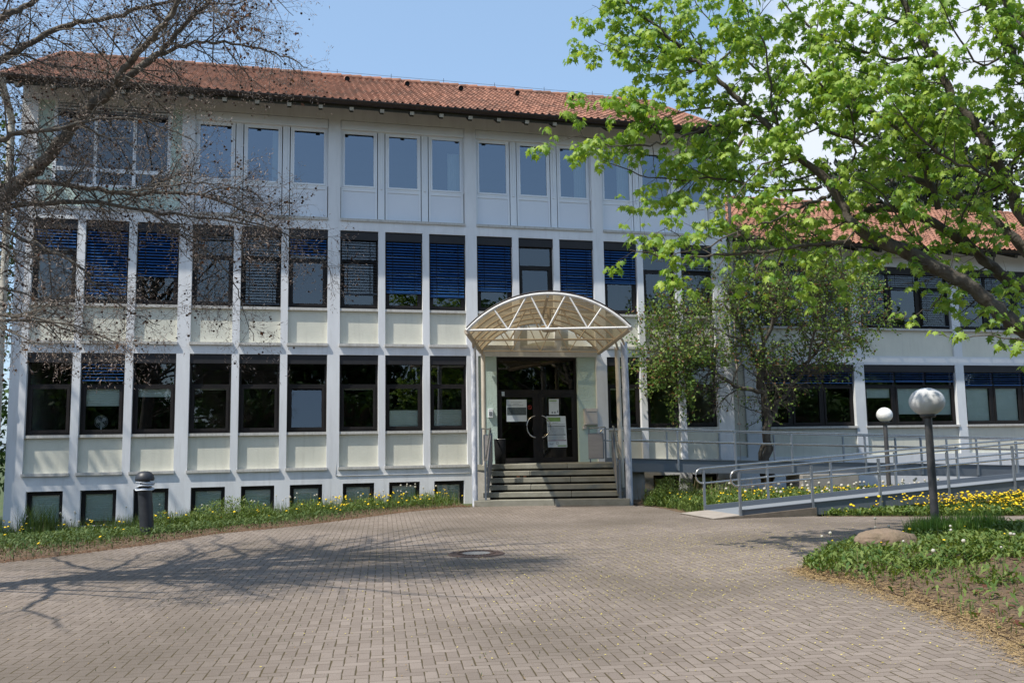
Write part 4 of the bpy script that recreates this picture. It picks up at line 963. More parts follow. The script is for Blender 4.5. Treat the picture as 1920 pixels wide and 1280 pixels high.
for k in range(3):
    s = MB(); n = 28; c = Lb + lean + (0, 0, .885 + k * .055); V = []
    for rr, zz in ((.10, .03), (.168, 0), (.172, .008), (.10, .045)):
        for i in range(n):
            a = 2 * PI * i / n; V.append(c + (rr * math.cos(a), rr * math.sin(a), zz + .018 * math.sin(a * 1 + k * 2.1) + .008 * math.sin(3 * a + k)))
    s.add(V, [(q * n + i, q * n + (i + 1) % n, (q + 1) * n + (i + 1) % n, (q + 1) * n + i) for q in range(3) for i in range(n)], 0, True); s.build('louvre', 'louvre', bo)
MB().tube([Lb + lean + (0, 0, .89), Lb + lean + (0, 0, 1.06)], .085, 16).build('lamp_core', 'bollard', bo)
MB().lathe(Lb + lean * 1.1 + (0, 0, 1.045), [(0, 0), (.165, 0), (.172, .02), (.168, .06), (.15, .11), (.11, .155), (.06, .175), (0, .18)], 28).build('dome', 'bollard', bo)

mh = thing('manhole_cover', 'round rusty manhole cover with a smooth grey centre set in the paving', 'manhole cover', (2.67, -11.18, 0))
mc = np.array([2.67, -11.18, .0]); n = 40
def disc(r0, r1, z0, z1, nm, m_):
    s = MB(); V = []
    for rr in (r0, r1):
        for i in range(n):
            a = 2 * PI * i / n; V.append(mc + (rr * math.cos(a), rr * math.sin(a), z0 if rr == r0 else z1))
    f = [(i, n + i, n + (i + 1) % n, (i + 1) % n) for i in range(n)]
    if r0 < .001: pass
    s.add(V, f); return s.build(nm, m_, mh)
disc(.385, .41, .016, .004, 'ring_edge', 'iron'); disc(.335, .385, .016, .016, 'frame_ring', 'iron'); disc(.20, .325, .014, .014, 'cover', 'iron'); disc(.0005, .20, .017, .016, 'concrete_infill', 'infill')
s = MB()
for k in range(32):
    a = 2 * PI * k / 32; c = mc + (.265 * math.cos(a), .265 * math.sin(a), .018); s.box(tuple(c - (.014, .014, .006)), tuple(c + (.014, .014, .006)))
s.build('stud', 'iron', mh)

# fallen stone
bm = bmesh.new(); bmesh.ops.create_icosphere(bm, subdivisions=5, radius=1)
from mathutils import noise
for v in bm.verts:
    c = v.co.copy(); x = c.x
    c.x *= .44; c.y *= .22; c.z *= .19
    q = .93 + .13 * noise.noise(v.co * 1.1 + Vector((3, 1, 2))) + .05 * noise.noise(v.co * 4) + .035 * noise.noise(v.co * 10)
    if v.co.x > .78: c.x = .78 * .52 + (v.co.x - .78) * .1 - (.05 if (c.y ** 2 + c.z ** 2) < .006 else 0)
    v.co = Vector((c.x * q, c.y * q * 1.15, c.z * q * 1.15))
me = bpy.data.meshes.new('stone'); bm.to_mesh(me); bm.free()
for p in me.polygons: p.use_smooth = True
st = link('stone', me, 'stone'); st.location = (7.92, -13.2, .13); st.rotation_euler = (0, .0, -.28)
tag(st, 'long rough sandstone block with mossy top lying at the edge of the foreground bed', 'stone')

# antenna on the roof, desk fan
an = thing('roof_antenna', 'thin television antenna with a grid reflector on the roof ridge', 'antenna', (-2.35, 4.4, 13.4))
MB().tube([(-2.35, 4.4, 13.3), (-2.35, 4.4, 15.7)], .022, 6).build('mast', 'gutter', an)
s = MB()
for k in range(7): s.tube([(-2.35 - .55 + .03 * abs(k - 3), 4.3, 13.9 + k * .13), (-2.35 + .55 - .03 * abs(k - 3), 4.3, 13.9 + k * .13)], .008, 4)
s.tube([(-2.7, 4.3, 13.85), (-2.7, 4.3, 14.75)], .008, 4).tube([(-2.0, 4.3, 13.85), (-2.0, 4.3, 14.75)], .008, 4)
s.build('reflector', 'gutter', an)
s = MB()
for k in range(5): s.tube([(-2.6 + .02 * k, 4.1 - k * .12, 15.2), (-2.1 - .02 * k, 4.1 - k * .12, 15.2)], .007, 4)
s.tube([(-2.35, 4.4, 15.2), (-2.35, 3.5, 15.2)], .01, 4); s.build('element', 'gutter', an)
fx = cx0(2) + .46; fan = thing('desk_fan', 'small white desk fan behind a ground floor window under a half lowered pleated blind', 'fan', (fx, .36, 1.95))
s = MB()
for r_ in (.04, .08, .12, .155): s.tube([(fx + r_ * math.cos(a), .30, 2.27 + r_ * math.sin(a)) for a in np.linspace(0, 2 * PI, 25)], .004, 4, caps=False)
for a in np.linspace(0, 2 * PI, 16, endpoint=False): s.tube([(fx, .295, 2.27), (fx + .155 * math.cos(a), .30, 2.27 + .155 * math.sin(a))], .002, 3)
s.build('grille', 'louvre', fan)
s = MB()
for a in (0.3, 2.4, 4.5): s.add([(fx, .32, 2.27), (fx + .13 * math.cos(a), .32, 2.27 + .13 * math.sin(a)), (fx + .14 * math.cos(a + .5), .33, 2.27 + .14 * math.sin(a + .5)), (fx + .12 * math.cos(a + 1), .34, 2.27 + .12 * math.sin(a + 1))], [(0, 1, 2, 3)])
s.build('blade', 'louvre', fan); MB().tube([(fx, .34, 1.97), (fx, .34, 2.25)], .02, 8).build('stand', 'louvre', fan)
MB().lathe((fx, .36, 1.955), [(0, 0), (.09, 0), (.09, .02), (0, .025)], 16).build('base', 'louvre', fan)

# ------------------------------------------------------------------ vegetation
def unit(v): return v / (np.linalg.norm(v, axis=-1, keepdims=True) + 1e-9)
def rotm(xa, za):
    """rotation matrices from x axis and (approximate) z axis"""
    xa = unit(xa); ya = unit(np.cross(za, xa)); z = np.cross(xa, ya); return np.stack([xa, ya, z], -1)
class Tree:
    def __init__(s, seed, rk=.016): s.rk = rk; s.g = {}; s.tips = []; s.r = np.random.default_rng(seed); s.segs = []
    def add(s, pts, rad, sides): s.g.setdefault(sides, []).append((pts, rad))
    def limb(s, pts, r0, r1, sides=9, wob=.012, dens=4):
        P = np.array(pts, float); K = len(P)
        # Catmull-Rom refinement
        Q = []
        for k in range(K - 1):
            p0, p1, p2, p3 = P[max(k - 1, 0)], P[k], P[k + 1], P[min(k + 2, K - 1)]
            for t_ in np.linspace(0, 1, dens, endpoint=False):
                Q.append(.5 * ((2 * p1) + (p2 - p0) * t_ + (2 * p0 - 5 * p1 + 4 * p2 - p3) * t_ ** 2 + (3 * p1 - p0 - 3 * p2 + p3) * t_ ** 3))
        Q.append(P[-1]); Q = np.array(Q); Q[1:-1] += s.r.normal(0, wob, Q[1:-1].shape)
        R_ = np.linspace(r0, r1, len(Q)) * (1 + s.r.normal(0, .07, len(Q)))
        s.add(Q, R_, sides); return Q, R_
    def walk(s, p, d, L_, r, n, droop, wig, sides):
        pts = [p]; d = d / np.linalg.norm(d); st = L_ / (n - 1)
        for k in range(n - 1):
            d = d + s.r.normal(0, wig, 3) + np.array([0, 0, droop]); d = d / np.linalg.norm(d); p = p + d * st; pts.append(p)
        P = np.array(pts); s.add(P, np.linspace(r, r * .35, n), sides); return P, d
    def sprout(s, Q, R_, level, cfg, f0=.12):
        """side branches along a limb; cfg = list per level of (spacing, length, n, droop, wiggle, spread)"""
        if level >= len(cfg): return
        sp, ln, n, droop, wig, spread = cfg[level]
        seg = np.linalg.norm(np.diff(Q, axis=0), axis=1); cum = np.concatenate([[0], np.cumsum(seg)]); tot = cum[-1]
        t_ = tot * f0 + s.r.random() * sp
        while t_ < tot:
            k = min(np.searchsorted(cum, t_) - 1, len(seg) - 1); k = max(k, 0); f = (t_ - cum[k]) / (seg[k] + 1e-9)
            p = Q[k] * (1 - f) + Q[k + 1] * f; T_ = unit(Q[k + 1] - Q[k]); rv = unit(s.r.normal(0, 1, 3)); side = unit(np.cross(T_, rv))
            d = T_ * (1 - spread) + side * spread; L_ = ln * s.r.uniform(.45, 1.15) * (1.0 - .45 * t_ / tot)
            r = min(R_[k] * .5, L_ * s.rk + .0019)
            sides = (5, 4, 3)[min(level, 2)] if r > .004 else 3
            P, dd = s.walk(p, d, L_, r, n, droop, wig, sides)
            if level == len(cfg) - 1: s.tips.append((P, dd))
            else: s.tips_mid = None
            s.sprout(P, np.linspace(r, r * .35, n), level + 1, cfg, .15)
            t_ += sp * s.r.uniform(.5, 1.5)
        # the limb's own tip
        if level == len(cfg) - 1: s.tips.append((Q[-4:], unit(Q[-1] - Q[-2])))
def px_path(pts, d0, d1):
    n = len(pts); return [at(x, y, d0 + (d1 - d0) * i / max(n - 1, 1)) for i, (x, y) in enumerate(pts)]

# ---- bare tree at the left
bt = thing('bare_tree', 'large leafless tree with dry fruits reaching in from the left', 'tree', (-5.2, -12.8, 0))
t1 = Tree(11, .0095)
fork = np.array([-5.2, -12.8, 2.2]); crown0 = np.array([-5.0, -12.7, 4.2])
Qt, Rt = t1.limb([(-5.2, -12.8, -.2), (-5.25, -12.85, 1.0), fork, (-5.1, -12.75, 3.3), crown0], .30, .20, 14, .01)
LIMBS = [ # pixel path, depth start, end, radius start, end
    ([(-90, 470), (0, 372), (50, 330), (84, 302), (121, 255), (165, 205), (200, 178)], 10.2, 9.8, .085, .055),
    ([(200, 178), (218, 150), (240, 122), (275, 85), (300, 55), (327, 15), (345, -40), (370, -120)], 9.8, 9.2, .045, .018),
    ([(200, 178), (240, 145), (289, 107), (312, 87), (349, 40), (393, 3), (430, -60)], 9.8, 10.3, .042, .018),
    ([(285, 110), (336, 87), (380, 79), (420, 81), (487, 91), (537, 107), (578, 128)], 10, 10.4, .024, .005),
    ([(-120, 260), (-40, 160), (0, 114), (34, 97), (84, 64), (148, 44), (202, 37), (259, 17), (319, 3), (380, -40)], 9.6, 10.4, .045, .014),
    ([(-100, 140), (0, 37), (34, 20), (67, 0), (120, -60)], 9.2, 9.6, .04, .02),
    ([(-100, 390), (0, 353), (67, 343), (168, 353), (235, 363), (336, 363), (376, 366), (437, 386), (487, 406), (524, 425)], 10.6, 10.8, .04, .006),
    ([(-100, 420), (0, 390), (111, 380), (188, 380), (302, 400), (403, 410), (504, 427), (560, 450)], 9.9, 10.6, .035, .005),
    ([(376, 366), (430, 352), (480, 365), (510, 395)], 10.7, 10.9, .012, .004),
    ([(-80, 420), (0, 430), (34, 444), (111, 477), (151, 501), (188, 540), (235, 580), (300, 610)], 9.4, 9.9, .026, .004),
    ([(-60, 580), (0, 598), (67, 602), (134, 618), (202, 635), (250, 665)], 9.0, 9.4, .022, .004),
    ([(-60, 590), (0, 590), (90, 600), (160, 620), (215, 655)], 8.6, 8.9, .018, .003),
    ([(-60, 530), (0, 540), (50, 552), (100, 580), (150, 640)], 9.8, 10, .014, .003),
    ([(-60, 280), (0, 262), (44, 247), (111, 240), (170, 225), (240, 222), (310, 240), (370, 270)], 9.1, 9.6, .030, .004),
    ([(280, 395), (340, 440), (400, 480), (440, 530), (455, 580), (475, 640)], 10.2, 10.5, .014, .003),
    ([(420, 405), (490, 420), (560, 450), (610, 490), (625, 530)], 10.5, 10.8, .010, .003),
    ([(240, 360), (300, 350), (370, 345), (430, 350), (500, 400)], 9.3, 9.6, .012, .003),
    ([(-40, 60), (60, 110), (150, 130), (260, 150), (340, 190)], 10.8, 11.2, .018, .004),
    ([(350, 40), (400, 20), (440, 60), (470, 110)], 10.0, 9.6, .012, .003),
    ([(120, -60), (200, -20), (330, -10), (420, 10), (500, -10), (550, 30)], 9.9, 10.2, .02, .003),
]
cfg_bare = [(.072, 1.0, 7, -.035, .16, .62), (.058, .46, 6, -.09, .28, .6), (.062, .15, 4, -.03, .34, .6)]
for pts, d0, d1, r0, r1 in LIMBS:
    P_ = px_path(pts, d0, d1)
    Q, R_ = t1.limb(P_, r0, r1, 9, .010)
    t1.sprout(Q, R_, 0, cfg_bare, .02)
    if pts[0][0] < -30:   # join to the trunk
        a = P_[0]; zt_ = min(max(a[2] - .4, 1.9), 4.2); b0 = np.array([-5.15, -12.78, zt_])
        t1.limb([b0, (a + b0) / 2 + (0, 0, .12), a], min(r0 * 1.2, .11), r0, 9, .005)
# upper crown out of frame, it throws the branch shadows on the paving
t1.limb([crown0, crown0 + (-.1, .1, 2), crown0 + (.1, .0, 4), crown0 + (0, .1, 6.5)], .18, .03, 9, .03)
def in_frame(P):
    d = np.array(P) - CAM; w_ = d @ FF; u_ = 960 + FP * (d @ RR) / w_; v_ = 640 - FP * (d @ UU) / w_
    return ((w_ > 0) & (u_ > -40) & (u_ < 1960) & (v_ > -60) & (v_ < 1280)).any()
for k in range(70):
    a = k * 2.399; el = t1.r.uniform(.45, 1.2); L_ = t1.r.uniform(3.5, 6.0)
    d = np.array([math.cos(a) * math.cos(el), math.sin(a) * math.cos(el), math.sin(el)])
    if d[0] > .15 and d[1] > -.2 and el < .8: el = 1.1; d = np.array([math.cos(a) * math.cos(el), math.sin(a) * math.cos(el), math.sin(el)])
    p = crown0 + (t1.r.normal(0, .25), t1.r.normal(0, .25), t1.r.uniform(-.5, 5.5)); pts = [p]
    for q in range(6): p = p + d * L_ / 6 + t1.r.normal(0, .12, 3); pts.append(p)
    if in_frame(pts): continue
    Q, R_ = t1.limb(pts, .055, .010, 7, .02); t1.sprout(Q, R_, 0, [(.42, 1.7, 7, -.01, .12, .6), (.35, .6, 5, -.03, .2, .6)], .25)
tubes('trunk', t1.g, 'bark2', bt)
tp_ = [(P, d) for P, d in t1.tips if len(P) >= 4]
TP = np.array([P[-1] for P, d in tp_]); TD = np.array([d for P, d in tp_]); TM = np.array([P[1] for P, d in tp_])
bud_v = [(0, 0, 0), (.35, .09, 0), (.35, -.045, .08), (.35, -.045, -.08), (1, 0, 0)]; bud_f = [(0, 1, 2), (0, 2, 3), (0, 3, 1), (4, 2, 1), (4, 3, 2), (4, 1, 3)]
BP = np.concatenate([TP, TM]); BD = unit(np.concatenate([TD, TD + rng.normal(0, .5, TD.shape)]))
sel = rng.random(len(BP)) < .6; BP = BP[sel]; BD = BD[sel]
batch('bud', bud_v, bud_f, rotm(BD, rng.normal(0, 1, BD.shape)), BP, rng.uniform(.03, .055, len(BP)), 'bud', bt)['kind'] = 'stuff'
ico = bmesh.new(); bmesh.ops.create_icosphere(ico, subdivisions=1, radius=1); icv = [tuple(v.co) for v in ico.verts]; icf = [tuple(v.index for v in f.verts) for f in ico.faces]; ico.free()
sel = rng.random(len(TP)) < .07; FPp = TP[sel] - (0, 0, .012)
batch('dry_fruit', icv, icf, rotm(rng.normal(0, 1, FPp.shape), rng.normal(0, 1, FPp.shape)), FPp, rng.uniform(.009, .017, len(FPp)), 'fruit', bt)['kind'] = 'stuff'
# a few withered leaves
near_rust = [at(435, 25, 10.0), at(455, 50, 10.1), at(445, 70, 10.1)]
dd_ = np.min([np.linalg.norm(TP - q, axis=1) for q in near_rust], 0); sel = ((dd_ < .22) & (rng.random(len(TP)) < .7)) | (rng.random(len(TP)) < .005)
LP = TP[sel]
lv = [(0, 0, 0), (.45, .32, .08), (1, 0, 0), (.45, -.32, .08)]
batch('withered_leaf', lv, [(0, 1, 2), (0, 2, 3)], rotm(unit(rng.normal(0, .6, LP.shape) + (0, 0, -.6)), rng.normal(0, 1, LP.shape)), LP, rng.uniform(.04, .07, len(LP)), 'rustleaf', bt)['kind'] = 'stuff'

# ---- maple at the right
mt = thing('maple_tree', 'maple with fresh light green leaves spreading in from the right', 'tree', (12.4, -13.3, 0))
t2 = Tree(5)
tf = np.array([12.2, -13.2, 2.1])
t2.limb([(12.45, -13.3, -.2), (12.35, -13.25, 1.0), tf], .30, .24, 16, .01)
ML = [
    ([(2010, 700), (1920, 618), (1880, 590), (1840, 552), (1790, 520), (1720, 480), (1660, 455), (1610, 428)], 10.6, 11.0, .125, .085),
    ([(1610, 428), (1585, 395), (1560, 350), (1510, 305), (1470, 268), (1440, 236), (1400, 202), (1370, 172), (1330, 135), (1298, 108), (1260, 78), (1209, 33), (1181, 10), (1140, -40)], 11.0, 11.8, .07, .012),
    ([(2010, 610), (1920, 545), (1860, 500), (1790, 440), (1700, 400), (1650, 390), (1600, 410)], 11.6, 11.2, .10, .045),
    ([(2020, 560), (1920, 470), (1852, 400), (1800, 366), (1744, 347), (1687, 321), (1650, 291), (1600, 262), (1540, 240), (1490, 200), (1440, 150)], 12.4, 13.0, .09, .012),
    ([(2040, 520), (1916, 411), (1895, 355), (1850, 269), (1817, 221), (1789, 186), (1769, 142), (1751, 103), (1719, 55), (1697, 17), (1680, -60)], 10.4, 10.8, .085, .03),
    ([(2060, 330), (1960, 170), (1920, 127), (1894, 96), (1870, 60), (1859, 26), (1841, -10), (1820, -90)], 10.0, 10.0, .075, .03),
    ([(2060, 260), (1960, 110), (1915, 61), (1880, 0), (1850, -70)], 9.6, 9.8, .045, .02),
    ([(1759, 392), (1736, 317), (1720, 290), (1686, 247), (1653, 219), (1598, 203), (1540, 160), (1500, 110)], 11.4, 10.6, .05, .012),
    ([(1594, 452), (1530, 460), (1462, 467), (1387, 475), (1342, 479), (1256, 486), (1215, 475), (1180, 470)], 11.0, 10.8, .035, .004),
    ([(1549, 370), (1500, 389), (1444, 415), (1369, 441), (1294, 471), (1230, 490)], 11.1, 10.4, .028, .004),
    ([(1541, 349), (1462, 359), (1387, 340), (1342, 334), (1275, 338), (1200, 327), (1130, 300)], 11.2, 11.6, .028, .005),
    ([(1391, 195), (1333, 199), (1274, 213), (1239, 223), (1204, 230), (1170, 222), (1140, 190)], 11.6, 11.2, .020, .004),
    ([(1420, 228), (1340, 235), (1310, 246), (1274, 258), (1239, 270), (1192, 272), (1145, 270), (1099, 258), (1063, 258)], 11.5, 10.9, .026, .004),
    ([(1317, 132), (1274, 134), (1239, 128), (1204, 117), (1145, 89), (1115, 75)], 11.7, 11.5, .014, .004),
    ([(1332, 135), (1317, 105), (1298, 68), (1274, 45), (1251, 0), (1240, -40)], 11.7, 12.2, .016, .005),
    ([(1751, 103), (1680, 110), (1600, 90), (1530, 60), (1480, 20), (1440, -30)], 10.8, 11.6, .028, .006),
    ([(1719, 55), (1650, 30), (1590, 0), (1560, -50)], 10.8, 11.2, .025, .008),
    ([(1470, 268), (1450, 200), (1440, 140), (1430, 80), (1400, 20), (1380, -40)], 11.3, 10.9, .022, .006),
    ([(1560, 350), (1600, 300), (1600, 240), (1580, 170), (1560, 110)], 11.1, 10.2, .022, .006),
    ([(1960, 645), (1860, 628), (1800, 635), (1760, 628)], 8.4, 8.8, .010, .003),
    ([(1740, 470), (1700, 430), (1640, 350), (1600, 330)], 11.0, 10.3, .02, .004),
    ([(1790, 520), (1760, 560), (1720, 590), (1660, 600)], 10.8, 10.6, .012, .003),
    ([(1610, 428), (1560, 480), (1530, 520), (1500, 560)], 11, 10.8, .014, .003),
    ([(1860, 500), (1890, 560), (1880, 600)], 11.6, 11.2, .012, .003),
    ([(1440, 236), (1380, 240), (1330, 290), (1260, 370), (1200, 380)], 11.6, 12.4, .018, .004),
    ([(1294, 471), (1260, 430), (1230, 440)], 10.5, 10.2, .008, .003),
    ([(1500, 300), (1430, 310), (1370, 380), (1330, 400)], 11.2, 10.6, .018, .004),
    ([(1895, 355), (1850, 330), (1780, 300), (1700, 230), (1660, 170)], 10.5, 9.8, .03, .006),
    ([(1687, 321), (1640, 380), (1560, 430), (1480, 440), (1400, 400)], 12.0, 11.6, .02, .005),
    ([(1817, 221), (1740, 200), (1660, 150), (1590, 130)], 10.6, 11.2, .022, .005),
    ([(1653, 219), (1600, 170), (1540, 100), (1500, 40)], 10.8, 11.6, .02, .005),
    ([(1744, 347), (1760, 260), (1720, 180), (1690, 120)], 12.2, 12.0, .022, .005),
    ([(1540, 240), (1480, 260), (1420, 300), (1350, 340)], 12.9, 12.4, .018, .004),
    ([(1860, 500), (1800, 420), (1840, 340), (1880, 280)], 11.4, 10.9, .02, .005),
    ([(1330, 135), (1380, 80), (1420, 30), (1460, -20)], 11.8, 11.2, .014, .004),
    ([(1894, 96), (1840, 120), (1790, 60), (1760, 0)], 10.0, 9.6, .02, .005),
    ([(1298, 108), (1220, 80), (1150, 40), (1110, 10)], 11.7, 11.9, .012, .003),
    ([(1440, 150), (1380, 90), (1330, 40), (1290, -20)], 13.0, 13.2, .02, .006),
]
cfg_m = [(.15, .90, 7, .02, .13, .6), (.115, .34, 5, .03, .2, .6)]
for pts, d0, d1, r0, r1 in ML:
    dd0 = 0 if pts[0][1] > 630 and r0 < .02 else 1.1
    P_ = px_path(pts, d0 + dd0, d1 + dd0); Q, R_ = t2.limb(P_, r0 * .86, r1, 10, .014); low = max(p[1] for p in pts) > 540 and r0 < .013
    t2.sprout(Q, R_, 0, [(.2, .32, 6, .0, .13, .6), (.16, .16, 4, .03, .2, .6)] if low else cfg_m, .02 if r0 < .06 else .12)
    if pts[0][0] > 1955 and r0 > .04:
        a = P_[0]; b0 = tf + (0, 0, .0); t2.limb([b0 - (0, 0, .3), b0 * .6 + a * .4 + (0, 0, .15), a], max(r0 * 1.35, .1), r0, 10, .01)
for k in range(14):  # crown beyond the frame
    a = t2.r.uniform(-1.9, 1.4); L_ = t2.r.uniform(2.5, 4.5); el = t2.r.uniform(.5, 1.2)
    d = np.array([math.cos(a) * math.cos(el), math.sin(a) * math.cos(el), math.sin(el)]); p = np.array([12.3, -13.0, 3.6]); pts = [tf, p]
    for q in range(5): p = p + d * L_ / 5 + t2.r.normal(0, .1, 3); pts.append(p)
    Q, R_ = t2.limb(pts, .09, .015, 7, .02); t2.sprout(Q, R_, 0, [(.6, 1.3, 6, .0, .12, .6), (.45, .5, 5, .0, .2, .6)], .4)
tubes('trunk', t2.g, 'bark', mt)
# lobed leaf
half = [(0.0, .03), (.13, .11), (.0, .36), (.24, .27), (.40, .60), (.48, .25), (.72, .36), (.68, .13), (1.05, 0)]
lv = [(.34, 0, .09)] + [(x, y, -.28 * abs(y) - .18 * x * x + .05) for x, y in half] + [(x, -y, -.28 * abs(y) - .18 * x * x + .05) for x, y in half[-2::-1]]
lf = [(0, i, i + 1) for i in range(1, len(lv) - 1)] + [(0, len(lv) - 1, 1)]
LPs, LXs, LZs, LSs = [], [], [], []
g = t2.r
for P, d in t2.tips:
    K = len(P)
    for idx_, nl in ((K - 1, 5), (max(K - 3, 0), 3)):
        if g.random() < (.14 if P[-1][2] > 5.3 else .5): continue
        p = P[idx_]; a0 = g.random() * 6.28
        for q in range(nl):
            a = a0 + q * 2 * PI / nl + g.normal(0, .3); out_ = np.array([math.cos(a), math.sin(a), 0]); pet = g.uniform(.02, .06)
            LPs.append(p + out_ * pet + (0, 0, g.normal(-.01, .015))); LXs.append(out_ * g.uniform(.35, .9) + (0, 0, -g.uniform(.35, 1.1))); LZs.append(out_ * .8 + np.array([0, 0, .7]) + g.normal(0, .25, 3)); LSs.append(g.uniform(.055, .135))
LPs = np.array(LPs)
batch('crown', lv, lf, rotm(np.array(LXs), np.array(LZs)), LPs, np.array(LSs), 'leaf', mt, smooth=True, rnd=np.clip(g.normal(.45, .3, len(LPs)), 0, 1))

# ---- small multi-stem tree before the wing
sm = thing('small_tree', 'small twiggy tree with sparse green and reddish leaves between ramp and wing', 'tree', (14.4, .7, 0))
t3 = Tree(3); D3 = 26.2
S3 = [([(1440, 905), (1437, 840), (1438, 780), (1432, 735), (1425, 690), (1430, 650)], .14, .09), ([(1432, 735), (1400, 728), (1370, 720), (1340, 695), (1310, 660), (1270, 620), (1235, 600)], .075, .015),
      ([(1440, 800), (1460, 755), (1490, 715), (1515, 680), (1545, 640), (1590, 610), (1640, 600)], .085, .015), ([(1425, 690), (1400, 640), (1370, 590), (1340, 550), (1310, 520)], .06, .012),
      ([(1430, 650), (1450, 600), (1470, 550), (1480, 500), (1490, 450)], .06, .01), ([(1430, 650), (1420, 590), (1405, 530), (1400, 470), (1390, 430)], .05, .01),
      ([(1515, 680), (1530, 620), (1560, 560), (1580, 510)], .045, .01), ([(1432, 905), (1425, 860), (1437, 820)], .08, .06), ([(1310, 660), (1260, 650), (1220, 660)], .03, .008), ([(1450, 600), (1510, 560), (1560, 520), (1600, 500)], .035, .008),
      ([(1400, 640), (1350, 620), (1300, 600), (1250, 560)], .035, .008), ([(1340, 695), (1300, 700), (1260, 720)], .02, .006)]
for i, (pts, r0, r1) in enumerate(S3):
    dd = [0, -1.2, .8, .6, -.9, 1.0, -1.3, .2, -1.5, .6, -1.0, -1.2][i]
    Q, R_ = t3.limb(px_path(pts, D3 + (0 if i in (0, 7) else dd * .3), D3 + dd), r0, r1, 8, .03); 
    if i not in (7,): t3.sprout(Q, R_, 0, [(.10, 1.7, 7, -.03, .15, .6), (.09, .85, 6, -.09, .2, .6), (.10, .34, 4, -.04, .25, .6)], .45 if i == 0 else .2)
tubes('trunk', t3.g, 'bark', sm)
TPs = np.concatenate([P[1:] for P, d in t3.tips]); TPs = TPs[rng.random(len(TPs)) < .95]
lv2 = [(0, 0, 0), (.4, .3, .05), (1, 0, -.05), (.4, -.3, .05)]
n_ = len(TPs); X_ = unit(rng.normal(0, .6, (n_, 3)) + (0, 0, -.45)); isred = (rng.random(n_) < .12).astype(int)
lo_ = TPs[:, 2] < 3.3 
d_ = TPs - CAM; u_ = 960 + FP * (d_ @ RR) / (d_ @ FF)
keep = (rng.random(n_) < np.where(lo_, 1.0, .62)) & ~((TPs[:, 2] < 3.6) & (u_ > 1300) & (u_ < 1600) & (rng.random(n_) < .85))
batch('crown', lv2, [(0, 1, 2), (0, 2, 3)], rotm(X_, rng.normal(0, 1, (n_, 3)))[keep], (TPs + rng.normal(0, .03, (n_, 3)))[keep], rng.uniform(.06, .12, n_)[keep], ['smallleaf', 'redleaf'], sm, mi=isred[keep])

# ---- leafy trees: cedar behind the wing, green tree at the left, the row behind the viewer that the panes reflect
def leafy_tree(name, label, cat, loc, hgt, rad, crown_z, nleaf, lsz, matn, seed, group=None, bare=.0, flat=1.0, trunk=.25, clumps=60):
    t_ = thing(name, label, cat, loc, group); T_ = Tree(seed); loc = np.array(loc, float)
    T_.limb([loc - (0, 0, .3), loc + (.1, 0, hgt * .35), loc + (.0, .1, hgt * .65), loc + (0, 0, hgt * .93)], trunk, .05, 9, .06)
    cs = []
    for k in range(clumps):
        f = T_.r.random(); z = crown_z + (hgt - crown_z) * f; rr = rad * math.sqrt(max(.05, 1 - (abs(f - .35) / .72) ** 2)) * T_.r.uniform(.35, 1.0); a = k * 2.399 + T_.r.normal(0, .3)
        tip = loc + (rr * math.cos(a), rr * math.sin(a), z); b0 = loc + (0, 0, max(crown_z * .8, z - rr * .55))
        Q, R_ = T_.limb([b0, b0 * .5 + tip * .5 + (0, 0, .15 * rr), tip], .05 + .012 * rr, .012, 5, .05, dens=3); cs.append((tip, rr)); cs.append((b0 * .35 + tip * .65, rr))
    tubes('trunk', T_.g, 'bark', t_)
    C = np.array([c for c, _ in cs]); idx_ = T_.r.integers(0, len(C), nleaf); sg = rad * .17
    P = C[idx_] + T_.r.normal(0, 1, (nleaf, 3)) * np.array([sg, sg, sg * .62 * flat])
    X_ = unit(T_.r.normal(0, .8, (nleaf, 3)) + (0, 0, -.3)); Z_ = T_.r.normal(0, .7, (nleaf, 3)) + (0, 0, .8)
    batch('crown', lv2, [(0, 1, 2), (0, 2, 3)], rotm(X_, Z_), P, T_.r.uniform(.7, 1.3, nleaf) * lsz, matn, t_, rnd=T_.r.random(nleaf))
    return t_
pc = at(1730, 300, 50)
leafy_tree('cedar_tree', 'dark grey-green cedar rising behind the roof of the wing', 'tree', (pc[0], pc[1], 0), 19, 6.2, 8, 15000, .38, 'needle', 21, flat=.25, trunk=.4, clumps=90)
leafy_tree('broadleaf_tree', 'green tree showing in a sliver at the left edge beside the building', 'tree', (-9.5, 2.9, 0), 11.5, 2.8, .8, 20000, .16, 'darkleaf', 22)
# sparse tree beside the left corner: dapples the left end of the facade
leafy_tree('broadleaf_tree', 'sparse tall tree left of the frame whose shade dapples the left end of the facade', 'tree', (-13.2, -4.2, 0), 15.5, 3.6, 7.5, 2600, .2, 'darkleaf', 23, clumps=40)
hd = thing('added_hedge', 'dense dark foliage added unseen behind the viewer to darken the ground floor reflections', 'added_hedge', (20, -41, 0))  # added out of view: lower panes mirror dark foliage instead of bright horizon
n_ = 26000; P_ = np.column_stack([rng.uniform(-30, 75, n_), -41 + rng.normal(0, .7, n_), rng.random(n_) ** .8 * (5.2 + .7 * np.sin(np.arange(n_)))])
P_[:, 2] *= 1 + .12 * np.sin(P_[:, 0] * .9) + .08 * np.sin(P_[:, 0] * 2.3)
MB().box((-30, -41.5, 0), (75, -40.9, 3.6)).build('twig_core', 'soil', hd)
batch('foliage', lv2, [(0, 1, 2), (0, 2, 3)], rotm(rng.normal(0, 1, (n_, 3)), rng.normal(0, 1, (n_, 3))), P_, rng.uniform(.3, .55, n_), 'darkleaf', hd)
row = leafy_tree('broadleaf_tree', 'leafy tree in the row behind the viewer, mirrored in the windows', 'tree', (-22, -47, 0), 12.0, 4.4, 1.5, 16000, .42, 'darkleaf', 24, group='trees behind the viewer')
